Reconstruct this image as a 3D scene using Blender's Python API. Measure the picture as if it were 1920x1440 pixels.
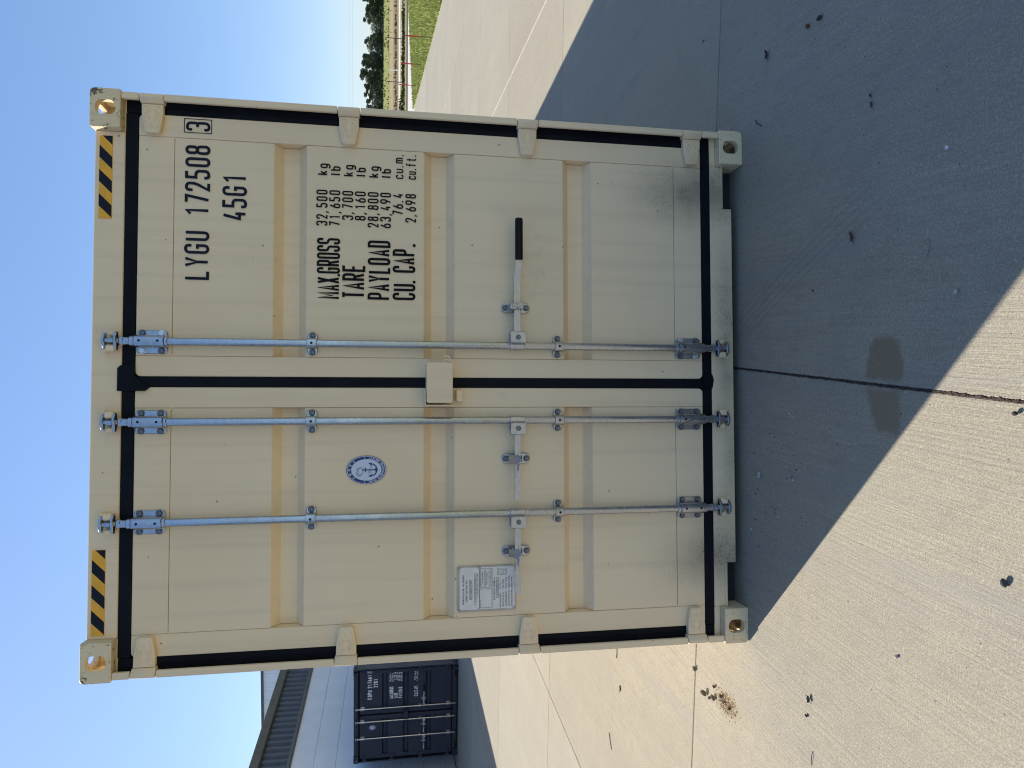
import bpy, bmesh, math, random
from mathutils import Vector, Matrix
rnd = random.Random(7)
sc = bpy.context.scene
for o in list(bpy.data.objects):
    bpy.data.objects.remove(o)
col = sc.collection
PI = math.pi

# ------------------------------------------------------------------ camera
def cam_axes(yaw, pitch, roll):
    B = Matrix(((0, 1, 0), (0, 0, -1), (-1, 0, 0)))     # image right = down, image up = world right
    return Matrix.Rotation(yaw, 3, 'Z') @ Matrix.Rotation(pitch, 3, 'X') @ Matrix.Rotation(roll, 3, 'Y') @ B
cd = bpy.data.cameras.new('camera')
cam = bpy.data.objects.new('camera', cd); col.objects.link(cam)
cd.sensor_fit = 'HORIZONTAL'; cd.sensor_width = 36.0; cd.lens = 36.0 * 1308 / 1920
cd.clip_start = 0.05; cd.clip_end = 20000
R = cam_axes(-3.43413625e-02, -1.69360265e-01, -3.35163510e-03)
B = Matrix(((0, 1, 0), (0, 0, -1), (-1, 0, 0)))
cam.matrix_world = Matrix.Translation((-1.10400761e-01, -3.08992416, 1.65819501)) @ R.to_4x4()
sc.camera = cam
sc.cycles.filter_width = 1.1

# ------------------------------------------------------------------ sky, sun, exposure
SUN_EL = math.radians(43.5)
SUN_AZ = math.atan2(-0.696, 0.718)            # clockwise from +Y
w = bpy.data.worlds.new('World'); sc.world = w; w.use_nodes = True
nt = w.node_tree
bg = nt.nodes['Background']; bg.inputs['Strength'].default_value = 0.10
sky = nt.nodes.new('ShaderNodeTexSky'); sky.sky_type = 'NISHITA'; sky.sun_disc = False
sky.sun_elevation = SUN_EL; sky.sun_rotation = SUN_AZ
sky.air_density = 1.0; sky.dust_density = 0.3; sky.ozone_density = 3.0
gm = nt.nodes.new('ShaderNodeGamma'); gm.inputs['Gamma'].default_value = 0.66          # hazier, more even daylight sky
hs = nt.nodes.new('ShaderNodeHueSaturation'); hs.inputs['Saturation'].default_value = 1.22; hs.inputs['Value'].default_value = 1.44
nt.links.new(sky.outputs[0], gm.inputs[0]); nt.links.new(gm.outputs[0], hs.inputs['Color']); tn = nt.nodes.new('ShaderNodeMix'); tn.data_type = 'RGBA'; tn.blend_type = 'MULTIPLY'; tn.inputs[0].default_value = 1.0; tn.inputs[7].default_value = (0.85, 0.91, 1.06, 1)
nt.links.new(hs.outputs[0], tn.inputs[6]); nt.links.new(tn.outputs[2], bg.inputs[0])
sd = bpy.data.lights.new('sun', 'SUN'); sd.energy = 3.6; sd.angle = math.radians(0.5); sd.color = (1.0, 0.93, 0.81)
sun = bpy.data.objects.new('sun', sd); col.objects.link(sun)
sdir = Vector((math.sin(SUN_AZ) * math.cos(SUN_EL), math.cos(SUN_AZ) * math.cos(SUN_EL), math.sin(SUN_EL)))
sun.rotation_euler = sdir.to_track_quat('Z', 'Y').to_euler(); sun.location = (-20, 20, 25)
vs = sc.view_settings
sc.display_settings.display_device = 'sRGB'
vs.view_transform = 'Standard'; vs.look = 'None'; vs.gamma = 1.0; vs.use_curve_mapping = False
vs.exposure = 0.98

# ------------------------------------------------------------------ helpers
def tag(o, label=None, cat=None, group=None, kind=None):
    if label: o['label'] = label
    if cat: o['category'] = cat
    if group: o['group'] = group
    if kind: o['kind'] = kind
    return o
def empty(name, loc, rz=0, **k):
    o = bpy.data.objects.new(name, None); col.objects.link(o)
    o.location = loc; o.rotation_euler = (0, 0, rz); o.empty_display_size = 0.2
    return tag(o, **k)
def link(name, me, parent=None, loc=(0, 0, 0), **k):
    o = bpy.data.objects.new(name, me); col.objects.link(o); o.location = loc
    if parent is not None: o.parent = parent
    return tag(o, **k)

class MB:
    def __init__(s): s.v = []; s.f = []; s.m = []
    def add(s, vs_, fs, mat=0):
        n = len(s.v); s.v += [tuple(p) for p in vs_]
        for f in fs: s.f.append(tuple(i + n for i in f)); s.m.append(mat)
    def box(s, x0, x1, y0, y1, z0, z1, mat=0):
        x0, x1 = sorted((x0, x1)); y0, y1 = sorted((y0, y1)); z0, z1 = sorted((z0, z1))
        p = [(x, y, z) for z in (z0, z1) for y in (y0, y1) for x in (x0, x1)]
        s.add(p, [(0, 2, 3, 1), (4, 5, 7, 6), (0, 1, 5, 4), (2, 6, 7, 3), (0, 4, 6, 2), (1, 3, 7, 5)], mat)
    def prism(s, poly, a0, a1, axis='y', mat=0):
        """poly (p,q): axis y -> (x,z); axis x -> (y,z); axis z -> (x,y)"""
        def P(p, q, a): return {'y': (p, a, q), 'x': (a, p, q), 'z': (p, q, a)}[axis]
        n = len(poly); vs_ = [P(p, q, a0) for p, q in poly] + [P(p, q, a1) for p, q in poly]
        fs = [tuple(range(n)), tuple(range(2 * n - 1, n - 1, -1))]
        fs += [(i, (i + 1) % n, n + (i + 1) % n, n + i) for i in range(n)]
        s.add(vs_, fs, mat)
    def sheet(s, poly, y, mat=0):
        s.add([(p, y, q) for p, q in poly], [tuple(range(len(poly)))], mat)
    def tube(s, pts, r, n=12, mat=0, caps=True):
        pts = [Vector(p) for p in pts]; rs = r if isinstance(r, (list, tuple)) else [r] * len(pts)
        base = len(s.v); prev = None
        for i, p in enumerate(pts):
            if i == 0: t = pts[1] - p
            elif i == len(pts) - 1: t = p - pts[i - 1]
            else: t = (pts[i + 1] - p).normalized() + (p - pts[i - 1]).normalized()
            t.normalize()
            if prev is None:
                a = Vector((0, 0, 1)) if abs(t.z) < 0.9 else Vector((1, 0, 0))
                u = t.cross(a).normalized()
            else: u = (prev - t * prev.dot(t)).normalized()
            prev = u; v = t.cross(u)
            for k in range(n):
                a = 2 * PI * k / n; s.v.append(tuple(p + (u * math.cos(a) + v * math.sin(a)) * rs[i]))
        for i in range(len(pts) - 1):
            for k in range(n):
                s.f.append((base + i * n + k, base + i * n + (k + 1) % n, base + (i + 1) * n + (k + 1) % n, base + (i + 1) * n + k)); s.m.append(mat)
        if caps:
            s.f.append(tuple(base + k for k in reversed(range(n)))); s.m.append(mat)
            e = base + (len(pts) - 1) * n; s.f.append(tuple(e + k for k in range(n))); s.m.append(mat)
    def mesh(s, name, mats, bevel=0, seg=1, smooth=True, ang=35, recalc=True):
        me = bpy.data.meshes.new(name); me.from_pydata(s.v, [], s.f)
        for m in (mats if isinstance(mats, (list, tuple)) else [mats]): me.materials.append(m)
        me.polygons.foreach_set('material_index', s.m)
        if recalc or bevel:
            bm = bmesh.new(); bm.from_mesh(me)
            if recalc: bmesh.ops.recalc_face_normals(bm, faces=bm.faces[:])
            if bevel:
                ed = [e for e in bm.edges if len(e.link_faces) == 2 and e.calc_face_angle(0) > 0.6]
                bmesh.ops.bevel(bm, geom=ed, offset=bevel, segments=seg, profile=0.5, affect='EDGES', clamp_overlap=True)
            bm.to_mesh(me); bm.free()
        if smooth:
            me.polygons.foreach_set('use_smooth', [True] * len(me.polygons))
            me.set_sharp_from_angle(angle=math.radians(ang))
        me.update(); return me
    def build(s, name, mats, parent=None, loc=(0, 0, 0), bevel=0, seg=1, smooth=True, ang=35, recalc=True, **k):
        return link(name, s.mesh(name, mats, bevel, seg, smooth, ang, recalc), parent, loc, **k)

def rrect(x0, x1, z0, z1, r, n=4, corners=(1, 1, 1, 1)):
    """rounded rectangle, corners order: (x1,z0) (x1,z1) (x0,z1) (x0,z0)"""
    out = []
    for k, (cx, cz, sx, sz, a0) in enumerate(((x1, z0, -1, 1, -90), (x1, z1, -1, -1, 0), (x0, z1, 1, -1, 90), (x0, z0, 1, 1, 180))):
        if not corners[k]: out.append((cx, cz)); continue
        for i in range(n + 1):
            a = math.radians(a0 + 90 * i / n)
            out.append((cx + sx * r + r * math.cos(a), cz + sz * r + r * math.sin(a)))
    return out
def ell(cx, cz, rx, rz, n=40): return [(cx + rx * math.cos(2 * PI * i / n), cz + rz * math.sin(2 * PI * i / n)) for i in range(n)]
def hexa(cx, cz, r, a0=0.0, n=6): return [(cx + r * math.cos(a0 + 2 * PI * i / n), cz + r * math.sin(a0 + 2 * PI * i / n)) for i in range(n)]

# ------------------------------------------------------------------ material helpers
class NT:
    def __init__(s, name):
        s.m = bpy.data.materials.new(name); s.m.use_nodes = True; s.t = s.m.node_tree
        s.b = s.t.nodes['Principled BSDF']
    def n(s, typ, **k):
        nd = s.t.nodes.new(typ)
        for a, v in k.items():
            if a.startswith('i_'): s.set(nd, a[2:], v)
            else: setattr(nd, a, v)
        return nd
    def set(s, nd, key, v):
        key = int(key) if key.isdigit() else key.replace('_', ' ')
        sk = nd.inputs[key]
        if isinstance(v, bpy.types.NodeSocket): s.t.links.new(v, sk)
        else: sk.default_value = v
    def math(s, op, a, b=None, c=None, clamp=False):
        nd = s.n('ShaderNodeMath', operation=op); nd.use_clamp = clamp
        for i, v in enumerate((a, b, c)):
            if v is not None: s.set(nd, str(i), v)
        return nd.outputs[0]
    def mapr(s, v, a, b, c=0.0, d=1.0, smooth=False):
        nd = s.n('ShaderNodeMapRange'); nd.interpolation_type = 'SMOOTHSTEP' if smooth else 'LINEAR'
        for i, x in enumerate((v, a, b, c, d)): s.set(nd, str(i), x)
        return nd.outputs[0]
    def mix(s, f, a, b, mode='MIX'):
        nd = s.n('ShaderNodeMix', data_type='RGBA', blend_type=mode)
        for i, v in ((0, f), (6, a), (7, b)):
            if isinstance(v, tuple) and len(v) == 3: v = v + (1,)
            s.set(nd, str(i), v)
        return nd.outputs[2]
    def noise(s, vec, scale, detail=3, rough=0.55, dist=0.0):
        nd = s.n('ShaderNodeTexNoise', i_Scale=scale, i_Detail=detail, i_Roughness=rough, i_Distortion=dist)
        s.set(nd, 'Vector', vec); return nd.outputs[0]
    def mapping(s, vec, loc=(0, 0, 0), rot=(0, 0, 0), scale=(1, 1, 1)):
        nd = s.n('ShaderNodeMapping'); s.set(nd, 'Vector', vec)
        nd.inputs['Location'].default_value = loc; nd.inputs['Rotation'].default_value = rot; nd.inputs['Scale'].default_value = scale
        return nd.outputs[0]
    def obj(s): return s.n('ShaderNodeTexCoord').outputs['Object']
    def pos(s): return s.n('ShaderNodeNewGeometry').outputs['Position']
    def length(s, v): 
        nd = s.n('ShaderNodeVectorMath', operation='LENGTH'); s.set(nd, '0', v); return nd.outputs['Value']
    def bump(s, h, strength=0.3, dist=0.01, normal=None):
        nd = s.n('ShaderNodeBump'); s.set(nd, 'Height', h); nd.inputs['Strength'].default_value = strength; nd.inputs['Distance'].default_value = dist
        if normal is not None: s.set(nd, 'Normal', normal)
        s.set(s.b, 'Normal', nd.outputs[0]); return nd.outputs[0]
    def out(s, **k):
        for a, v in k.items():
            if isinstance(v, tuple) and len(v) == 3: v = v + (1,)
            s.set(s.b, a, v)
        return s.m
def blob(t, vec, cx, cz, rx, rz):
    """1 at centre -> 0 at ellipse edge, in object x/z"""
    mp = t.mapping(vec, loc=(-cx / rx, 0, -cz / rz), scale=(1 / rx, 0, 1 / rz))
    return t.mapr(t.length(mp), 0.0, 1.0, 1.0, 0.0, True)

def paint_mat(name, base, worn, rough=0.42, soot=False, rust=0.0, streak=1.0):
    t = NT(name); o = t.obj()
    n1 = t.noise(o, 1.3, 4); n2 = t.noise(t.mapping(o, scale=(22, 22, 0.5)), 1.0, 3)
    c = t.mix(t.mapr(n1, 0.3, 0.7), base, worn)
    c = t.mix(t.mapr(n2, 0.50, 0.75, 0.0, 0.22 * streak), c, tuple(x * 0.62 for x in worn))
    if soot:
        fine = t.noise(t.mapping(o, scale=(120, 120, 260)), 1.0, 3, 0.8)
        mid = t.noise(o, 11, 3)
        tot = None
        for cx, cz, rx, rz, k in ((0.92, 0.17, 0.27, 0.62, 0.95), (-0.82, 0.13, 0.27, 0.52, 0.85), (0.35, 0.06, 0.75, 0.15, 0.72), (0.05, 0.07, 0.42, 0.12, 0.75), (-0.35, 0.05, 0.45, 0.1, 0.6)):
            g = t.math('MULTIPLY', blob(t, o, cx, cz, rx, rz), k)
            tot = g if tot is None else t.math('MAXIMUM', tot, g)
        m1 = t.math('MULTIPLY', tot, t.mapr(t.math('ADD', fine, t.math('MULTIPLY', tot, 0.20)), 0.44, 0.80, 0.0, 1.0))
        m2 = t.math('MULTIPLY', m1, t.mapr(mid, 0.30, 0.62, 0.45, 1.0))
        m2 = t.math('MULTIPLY', m2, 1.05, clamp=True)
        m2 = t.math('MAXIMUM', m2, t.math('MULTIPLY', t.math('MULTIPLY', tot, tot), 0.66))
        c = t.mix(m2, c, (0.060, 0.055, 0.050))
        # thin rain runs below the header on the left
        run = t.noise(t.mapping(o, scale=(130, 1, 1.2)), 1.0, 1)
        mk = t.math('MULTIPLY', t.mapr(run, 0.66, 0.72), blob(t, o, -0.62, 2.83, 0.26, 0.3))
        c = t.mix(t.math('MULTIPLY', mk, 0.35), c, (0.12, 0.10, 0.07))
        # scuffs
        sc1 = t.noise(t.mapping(o, scale=(9, 9, 26)), 1.0, 5, 0.7)
        c = t.mix(t.mapr(sc1, 0.66, 0.78, 0.0, 0.24), c, (0.20, 0.17, 0.13))
        # small chips
        vo = t.n('ShaderNodeTexVoronoi', i_Scale=9.0); t.set(vo, 'Vector', o)
        c = t.mix(t.mapr(vo.outputs['Distance'], 0.03, 0.045, 0.7, 0.0), c, (0.1, 0.08, 0.06))
        # hand-worn smudges around the lock box and the handles
        sm = t.noise(o, 24, 4)
        g = t.math('MAXIMUM', blob(t, o, -0.06, 1.20, 0.09, 0.16), blob(t, o, 0.55, 1.02, 0.35, 0.16))
        c = t.mix(t.math('MULTIPLY', t.math('MULTIPLY', g, t.mapr(sm, 0.5, 0.7)), 0.12), c, (0.16, 0.14, 0.12))
    if rust:
        r1 = t.noise(o, 34, 5, 0.7); r0 = t.noise(o, 7, 2)
        pt = t.n('ShaderNodeNewGeometry').outputs['Pointiness']
        e = t.math('ADD', t.mapr(pt, 0.52, 0.60, 0, 0.10), r1)
        e = t.math('ADD', e, t.mapr(t.length(t.mapping(o, scale=(1, .3, 1.2))), .01, .075, .17, 0.0))
        mk = t.math('MULTIPLY', t.mapr(e, 0.66, 0.72), t.mapr(r0, 0.42, 0.56))
        c = t.mix(t.math('MULTIPLY', mk, rust), c, (0.075, 0.032, 0.016))
    dent = t.noise(o, 2.2, 2); orange = t.noise(o, 160, 2)
    h = t.math('ADD', t.math('MULTIPLY', dent, 1.0), t.math('MULTIPLY', orange, 0.02))
    h = t.math('ADD', h, t.math('MULTIPLY', n2, 0.02))
    t.bump(h, 0.35, 0.012)
    return t.out(Base_Color=c, Roughness=t.mapr(t.noise(o, 5, 3), 0.3, 0.7, rough - 0.06, rough + 0.12))

def simple_mat(name, c, rough=0.6, metal=0.0, nscale=0, amt=0.3, bump=0.0, bscale=60, spec=0.5):
    t = NT(name); o = t.obj(); cc = c
    if nscale:
        cc = t.mix(t.mapr(t.noise(o, nscale, 4), 0.3, 0.7), tuple(x * (1 - amt) for x in c), tuple(min(1, x * (1 + amt)) for x in c))
    if bump: t.bump(t.noise(o, bscale, 3), bump, 0.004)
    t.set(t.b, 'Specular_IOR_Level', spec)
    return t.out(Base_Color=cc, Roughness=rough, Metallic=metal)

def galv_mat(name, c, rough):
    t = NT(name); o = t.obj()
    n = t.noise(o, 55, 4, 0.65); n2 = t.noise(o, 9, 3); n3 = t.noise(t.mapping(o, scale=(60, 60, 14)), 1.0, 4, 0.7)
    cc = t.mix(t.mapr(n, 0.35, 0.7), tuple(x * 0.82 for x in c), c)
    cc = t.mix(t.mapr(n3, 0.66, 0.72, 0, 0.55), cc, (0.16, 0.16, 0.17))
    t.bump(n, 0.15, 0.002)
    return t.out(Base_Color=cc, Metallic=0.96, Roughness=t.mapr(n2, 0.3, 0.7, rough - 0.07, rough + 0.12))

M = {}
M['cream'] = paint_mat('cream_paint', (0.90, 0.71, 0.455), (0.84, 0.65, 0.405), 0.42, soot=True)
M['cream_cast'] = paint_mat('cream_casting_paint', (0.82, 0.66, 0.41), (0.75, 0.60, 0.37), 0.5, rust=0.9)
M['navy'] = paint_mat('navy_paint', (0.022, 0.028, 0.048), (0.030, 0.036, 0.058), 0.45, streak=0.5)
M['navy_cast'] = paint_mat('navy_casting_paint', (0.02, 0.025, 0.04), (0.035, 0.04, 0.055), 0.5, rust=0.3)
M['rubber'] = simple_mat('black_rubber', (0.0060, 0.0072, 0.0115), 0.6, 0, 9, 0.3, 0.15, 40, spec=0.12)
M['galv'] = galv_mat('galvanised_steel', (0.49, 0.515, 0.55), 0.24)
M['galv2'] = galv_mat('galvanised_handle', (0.55, 0.575, 0.61), 0.30)
M['bolt'] = simple_mat('dull_bolt_steel', (0.18, 0.19, 0.21), 0.5, 0.8, 90, 0.4)
M['bolt_new'] = simple_mat('bright_bolt_steel', (0.72, 0.73, 0.75), 0.35, 0.9)
M['grip'] = simple_mat('black_grip_plastic', (0.007, 0.0075, 0.010), 0.5, spec=0.2)
M['hole'] = simple_mat('dark_hole', (0.008, 0.008, 0.009), 0.9)
M['wire'] = simple_mat('grey_wire', (0.20, 0.20, 0.21), 0.5, 0.7)
M['ink'] = simple_mat('dark_navy_ink', (0.010, 0.014, 0.030), 0.6, spec=0.15)
M['inkblack'] = simple_mat('black_ink', (0.006, 0.0065, 0.0085), 0.6, spec=0.15)
M['inkwhite'] = simple_mat('white_ink', (0.80, 0.81, 0.83), 0.6)
M['chalk'] = simple_mat('faint_chalk', (0.16, 0.17, 0.19), 0.9)
M['yellow'] = simple_mat('yellow_film', (0.86, 0.42, 0.02), 0.45, 0, 14, 0.12)
M['blackfilm'] = simple_mat('black_film', (0.009, 0.011, 0.020), 0.5, spec=0.2)
M['stickblue'] = simple_mat('sticker_blue', (0.012, 0.035, 0.16), 0.4)
M['stickwhite'] = simple_mat('sticker_white', (0.62, 0.66, 0.74), 0.4)
M['stickgrey'] = simple_mat('sticker_grey', (0.30, 0.34, 0.42), 0.4)
M['alu'] = simple_mat('aluminium_plate', (0.78, 0.73, 0.66), 0.45, 0.1, 20, 0.08)
M['alutan'] = simple_mat('plate_border', (0.50, 0.44, 0.36), 0.5, 0.2, 30, 0.2)
M['platetext'] = simple_mat('plate_text', (0.10, 0.10, 0.11), 0.6)
M['under'] = simple_mat('underside_steel', (0.02, 0.02, 0.022), 0.8)
M['joint'] = simple_mat('joint_filler', (0.045, 0.030, 0.023), 0.95, 0, 30, 0.5)

# ------------------------------------------------------------------ stroke lettering (rounded single-stroke stencil style)
def gl(*paths): return paths
_ = None
S, Rr = 0, 1
GLY = {
 '0': gl(('c', (0, 0, 1), (1, 0, 1), (1, 1, 1), (0, 1, 1))),
 'O': gl(('c', (0, 0, 1), (1, 0, 1), (1, 1, 1), (0, 1, 1))),
 '1': gl(('o', (.12, .80, 0), (.62, 1, 0), (.62, 0, 0))),
 '2': gl(('o', (0, .72, 0), (0, 1, 1), (1, 1, 1), (1, .60, 1), (0, 0, 0), (1, 0, 0))),
 '3': gl(('o', (0, .78, 0), (0, 1, 1), (1, 1, 1), (1, .53, 1), (.4, .53, 0)), ('o', (.4, .53, 0), (1, .53, 1), (1, 0, 1), (0, 0, 1), (0, .22, 0))),
 '4': gl(('o', (.55, 1, 0), (0, .27, 0), (1, .27, 0)), ('o', (.76, .46, 0), (.76, 0, 0))),
 '5': gl(('o', (.95, 1, 0), (.08, 1, 0), (.05, .58, 0), (1, .58, 1), (1, 0, 1), (0, 0, 1), (0, .2, 0))),
 '6': gl(('c', (0, 0, 1), (1, 0, 1), (1, .58, 1), (0, .58, 1)), ('o', (.68, 1, 0), (.03, .40, 0))),
 '7': gl(('o', (0, 1, 0), (1, 1, 0), (.36, 0, 0))),
 '8': gl(('c', (0, 0, 1), (1, 0, 1), (1, .53, 1), (0, .53, 1)), ('c', (.05, .53, 1), (.95, .53, 1), (.95, 1, 1), (.05, 1, 1))),
 '9': gl(('c', (0, .42, 1), (1, .42, 1), (1, 1, 1), (0, 1, 1)), ('o', (.32, 0, 0), (.97, .60, 0))),
 'A': gl(('o', (0, 0, 0), (.5, 1, 0), (1, 0, 0)), ('o', (.17, .27, 0), (.83, .27, 0))),
 'B': gl(('c', (0, 0, 0), (1, 0, 1), (1, .53, 1), (0, .53, 0)), ('o', (0, .53, 0), (0, 1, 0), (.9, 1, 1), (.9, .53, 1), (0, .53, 0))),
 'C': gl(('o', (1, .74, 0), (1, 1, 1), (0, 1, 1), (0, 0, 1), (1, 0, 1), (1, .26, 0))),
 'D': gl(('c', (0, 0, 0), (1, 0, 1), (1, 1, 1), (0, 1, 0))),
 'E': gl(('o', (1, 1, 0), (0, 1, 0), (0, 0, 0), (1, 0, 0)), ('o', (0, .52, 0), (.85, .52, 0))),
 'F': gl(('o', (1, 1, 0), (0, 1, 0), (0, 0, 0)), ('o', (0, .52, 0), (.85, .52, 0))),
 'G': gl(('o', (1, .74, 0), (1, 1, 1), (0, 1, 1), (0, 0, 1), (1, 0, 1), (1, .47, 0), (.52, .47, 0))),
 'H': gl(('o', (0, 0, 0), (0, 1, 0)), ('o', (1, 0, 0), (1, 1, 0)), ('o', (0, .52, 0), (1, .52, 0))),
 'I': gl(('o', (.5, 0, 0), (.5, 1, 0))),
 'J': gl(('o', (.9, 1, 0), (.9, 0, 1), (0, 0, 1), (0, .3, 0))),
 'K': gl(('o', (0, 0, 0), (0, 1, 0)), ('o', (1, 1, 0), (0, .42, 0)), ('o', (.35, .6, 0), (1, 0, 0))),
 'L': gl(('o', (0, 1, 0), (0, 0, 0), (1, 0, 0))),
 'M': gl(('o', (0, 0, 0), (0, 1, 0), (.5, .32, 0), (1, 1, 0), (1, 0, 0))),
 'N': gl(('o', (0, 0, 0), (0, 1, 0), (1, 0, 0), (1, 1, 0))),
 'P': gl(('o', (0, 0, 0), (0, 1, 0), (1, 1, 1), (1, .44, 1), (0, .44, 0))),
 'Q': gl(('c', (0, 0, 1), (1, 0, 1), (1, 1, 1), (0, 1, 1)), ('o', (.55, .28, 0), (1.02, -.04, 0))),
 'R': gl(('o', (0, 0, 0), (0, 1, 0), (1, 1, 1), (1, .46, 1), (0, .46, 0)), ('o', (.55, .46, 0), (1, 0, 0))),
 'S': gl(('o', (1, .76, 0), (1, 1, 1), (0, 1, 1), (0, .54, 1), (1, .50, 1), (1, 0, 1), (0, 0, 1), (0, .24, 0))),
 'T': gl(('o', (0, 1, 0), (1, 1, 0)), ('o', (.5, 1, 0), (.5, 0, 0))),
 'U': gl(('o', (0, 1, 0), (0, 0, 1), (1, 0, 1), (1, 1, 0))),
 'V': gl(('o', (0, 1, 0), (.5, 0, 0), (1, 1, 0))),
 'W': gl(('o', (0, 1, 0), (.25, 0, 0), (.5, .7, 0), (.75, 0, 0), (1, 1, 0))),
 'X': gl(('o', (0, 0, 0), (1, 1, 0)), ('o', (0, 1, 0), (1, 0, 0))),
 'Y': gl(('o', (0, 1, 0), (.5, .45, 0), (1, 1, 0)), ('o', (.5, .47, 0), (.5, 0, 0))),
 'Z': gl(('o', (0, 1, 0), (1, 1, 0), (0, 0, 0), (1, 0, 0))),
 '-': gl(('o', (.1, .5, 0), (.9, .5, 0))), '/': gl(('o', (0, 0, 0), (1, 1, 0))), '|': gl(('o', (.5, 0, 0), (.5, 1, 0))),
 'k': gl(('o', (0, 0, 0), (0, 1, 0)), ('o', (.9, .68, 0), (0, .26, 0)), ('o', (.34, .42, 0), (.95, 0, 0))),
 'g': gl(('c', (0, 0, 1), (1, 0, 1), (1, .68, 1), (0, .68, 1)), ('o', (1, .6, 0), (1, -.3, 1), (0, -.3, 1), (0, -.2, 0))),
 'l': gl(('o', (.5, 0, 0), (.5, 1, 0))),
 'b': gl(('o', (0, .3, 0), (0, 1, 0)), ('c', (0, 0, 1), (1, 0, 1), (1, .68, 1), (0, .68, 1))),
 'c': gl(('o', (1, .5, 0), (1, .68, 1), (0, .68, 1), (0, 0, 1), (1, 0, 1), (1, .18, 0))),
 'u': gl(('o', (0, .68, 0), (0, 0, 1), (1, 0, 1), (1, .68, 0))),
 'm': gl(('o', (0, 0, 0), (0, .68, 0), (.5, .68, 1), (.5, 0, 0)), ('o', (.5, .5, 0), (.5, .68, 0), (1, .68, 1), (1, 0, 0))),
 'f': gl(('o', (.95, 1, 0), (.4, 1, 1), (.4, 0, 0)), ('o', (0, .67, 0), (.85, .67, 0))),
 't': gl(('o', (.4, .95, 0), (.4, 0, 1), (.95, 0, 0)), ('o', (0, .67, 0), (.9, .67, 0))),
 # five Chinese characters of the round badge, strokes only
 'zhong': gl(('c', (.08, .35, 0), (.92, .35, 0), (.92, .78, 0), (.08, .78, 0)), ('o', (.5, 1, 0), (.5, 0, 0))),
 'guo': gl(('c', (.05, .02, 0), (.95, .02, 0), (.95, .98, 0), (.05, .98, 0)), ('o', (.25, .75, 0), (.75, .75, 0)), ('o', (.25, .5, 0), (.75, .5, 0)), ('o', (.25, .24, 0), (.75, .24, 0)), ('o', (.5, .75, 0), (.5, .24, 0))),
 'chuan': gl(('o', (.05, 0, 0), (.1, .85, 0), (.45, .85, 0), (.45, 0, 0)), ('o', (0, .45, 0), (.5, .45, 0)), ('c', (.58, .05, 0), (.95, .05, 0), (.95, .42, 0), (.58, .42, 0)), ('o', (.58, .55, 0), (.64, .95, 0), (.88, .95, 0), (.98, .55, 0))),
 'ji': gl(('o', (.3, 1, 0), (.05, .7, 0), (.35, .7, 0), (.05, .35, 0), (.4, .4, 0)), ('o', (.0, .05, 0), (.4, .15, 0)), ('o', (.5, .95, 0), (.85, .95, 0), (.75, .6, 0), (.95, .6, 0), (.5, .0, 0)), ('o', (.62, .9, 0), (.55, .3, 0), (.98, 0, 0))),
 'she': gl(('o', (.2, 1, 0), (.28, .88, 0)), ('o', (.0, .75, 0), (.42, .75, 0), (.05, .35, 0)), ('o', (.25, .5, 0), (.25, 0, 0)), ('o', (.5, .6, 0), (1, .6, 0)), ('o', (.75, .95, 0), (.75, .03, 0)), ('o', (.45, .03, 0), (1, .03, 0))),
}
def round_path(path, w_, h_, sw):
    """rounded centre line in absolute units, stroke kept inside the w_ x h_ box"""
    iw, ih = w_ - sw, h_ - sw
    pts = [(sw / 2 + p[0] * iw, sw / 2 + p[1] * ih, p[2]) for p in path[1:]]
    closed = path[0] == 'c'; n = len(pts); out = []
    for i, (x, y, r) in enumerate(pts):
        if not r or (not closed and i in (0, n - 1)): out.append((x, y)); continue
        a = Vector(pts[i - 1][:2]); b = Vector((x, y)); c = Vector(pts[(i + 1) % n][:2])
        la, lc = (a - b).length, (c - b).length
        rr = min(iw * 0.5, la * 0.5, lc * 0.5)
        p0 = b + (a - b).normalized() * rr; p1 = b + (c - b).normalized() * rr
        for k in range(6):
            t = k / 5; q = p0 * (1 - t) ** 2 + b * (2 * t * (1 - t) * 0.86 + 0.0) + p1 * t ** 2 + (p0 + p1) * (t * (1 - t) * 0.14)
            out.append((q.x, q.y))
    res = [out[0]]
    for p in out[1:]:
        if math.hypot(p[0] - res[-1][0], p[1] - res[-1][1]) > 1e-6: res.append(p)
    if closed and math.hypot(res[0][0] - res[-1][0], res[0][1] - res[-1][1]) < 1e-6: res.pop()
    return res, closed
def ribbon(pts, closed, sw):
    n = len(pts); L = []; Q = []
    P = [Vector(p) for p in pts]
    for i in range(n):
        if closed: a, b, c = P[i - 1], P[i], P[(i + 1) % n]
        else: a, b, c = P[max(0, i - 1)], P[i], P[min(n - 1, i + 1)]
        d0 = (b - a); d1 = (c - b)
        if d0.length < 1e-9: d0 = d1
        if d1.length < 1e-9: d1 = d0
        d0 = d0.normalized(); d1 = d1.normalized(); t = d0 + d1
        if t.length < 1e-3: t = d0
        t.normalize(); nn = Vector((-t.y, t.x)); k = min(1.8, 1 / max(0.3, nn.dot(Vector((-d0.y, d0.x)))))
        L.append(b + nn * sw / 2 * k); Q.append(b - nn * sw / 2 * k)
    return L, Q
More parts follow.
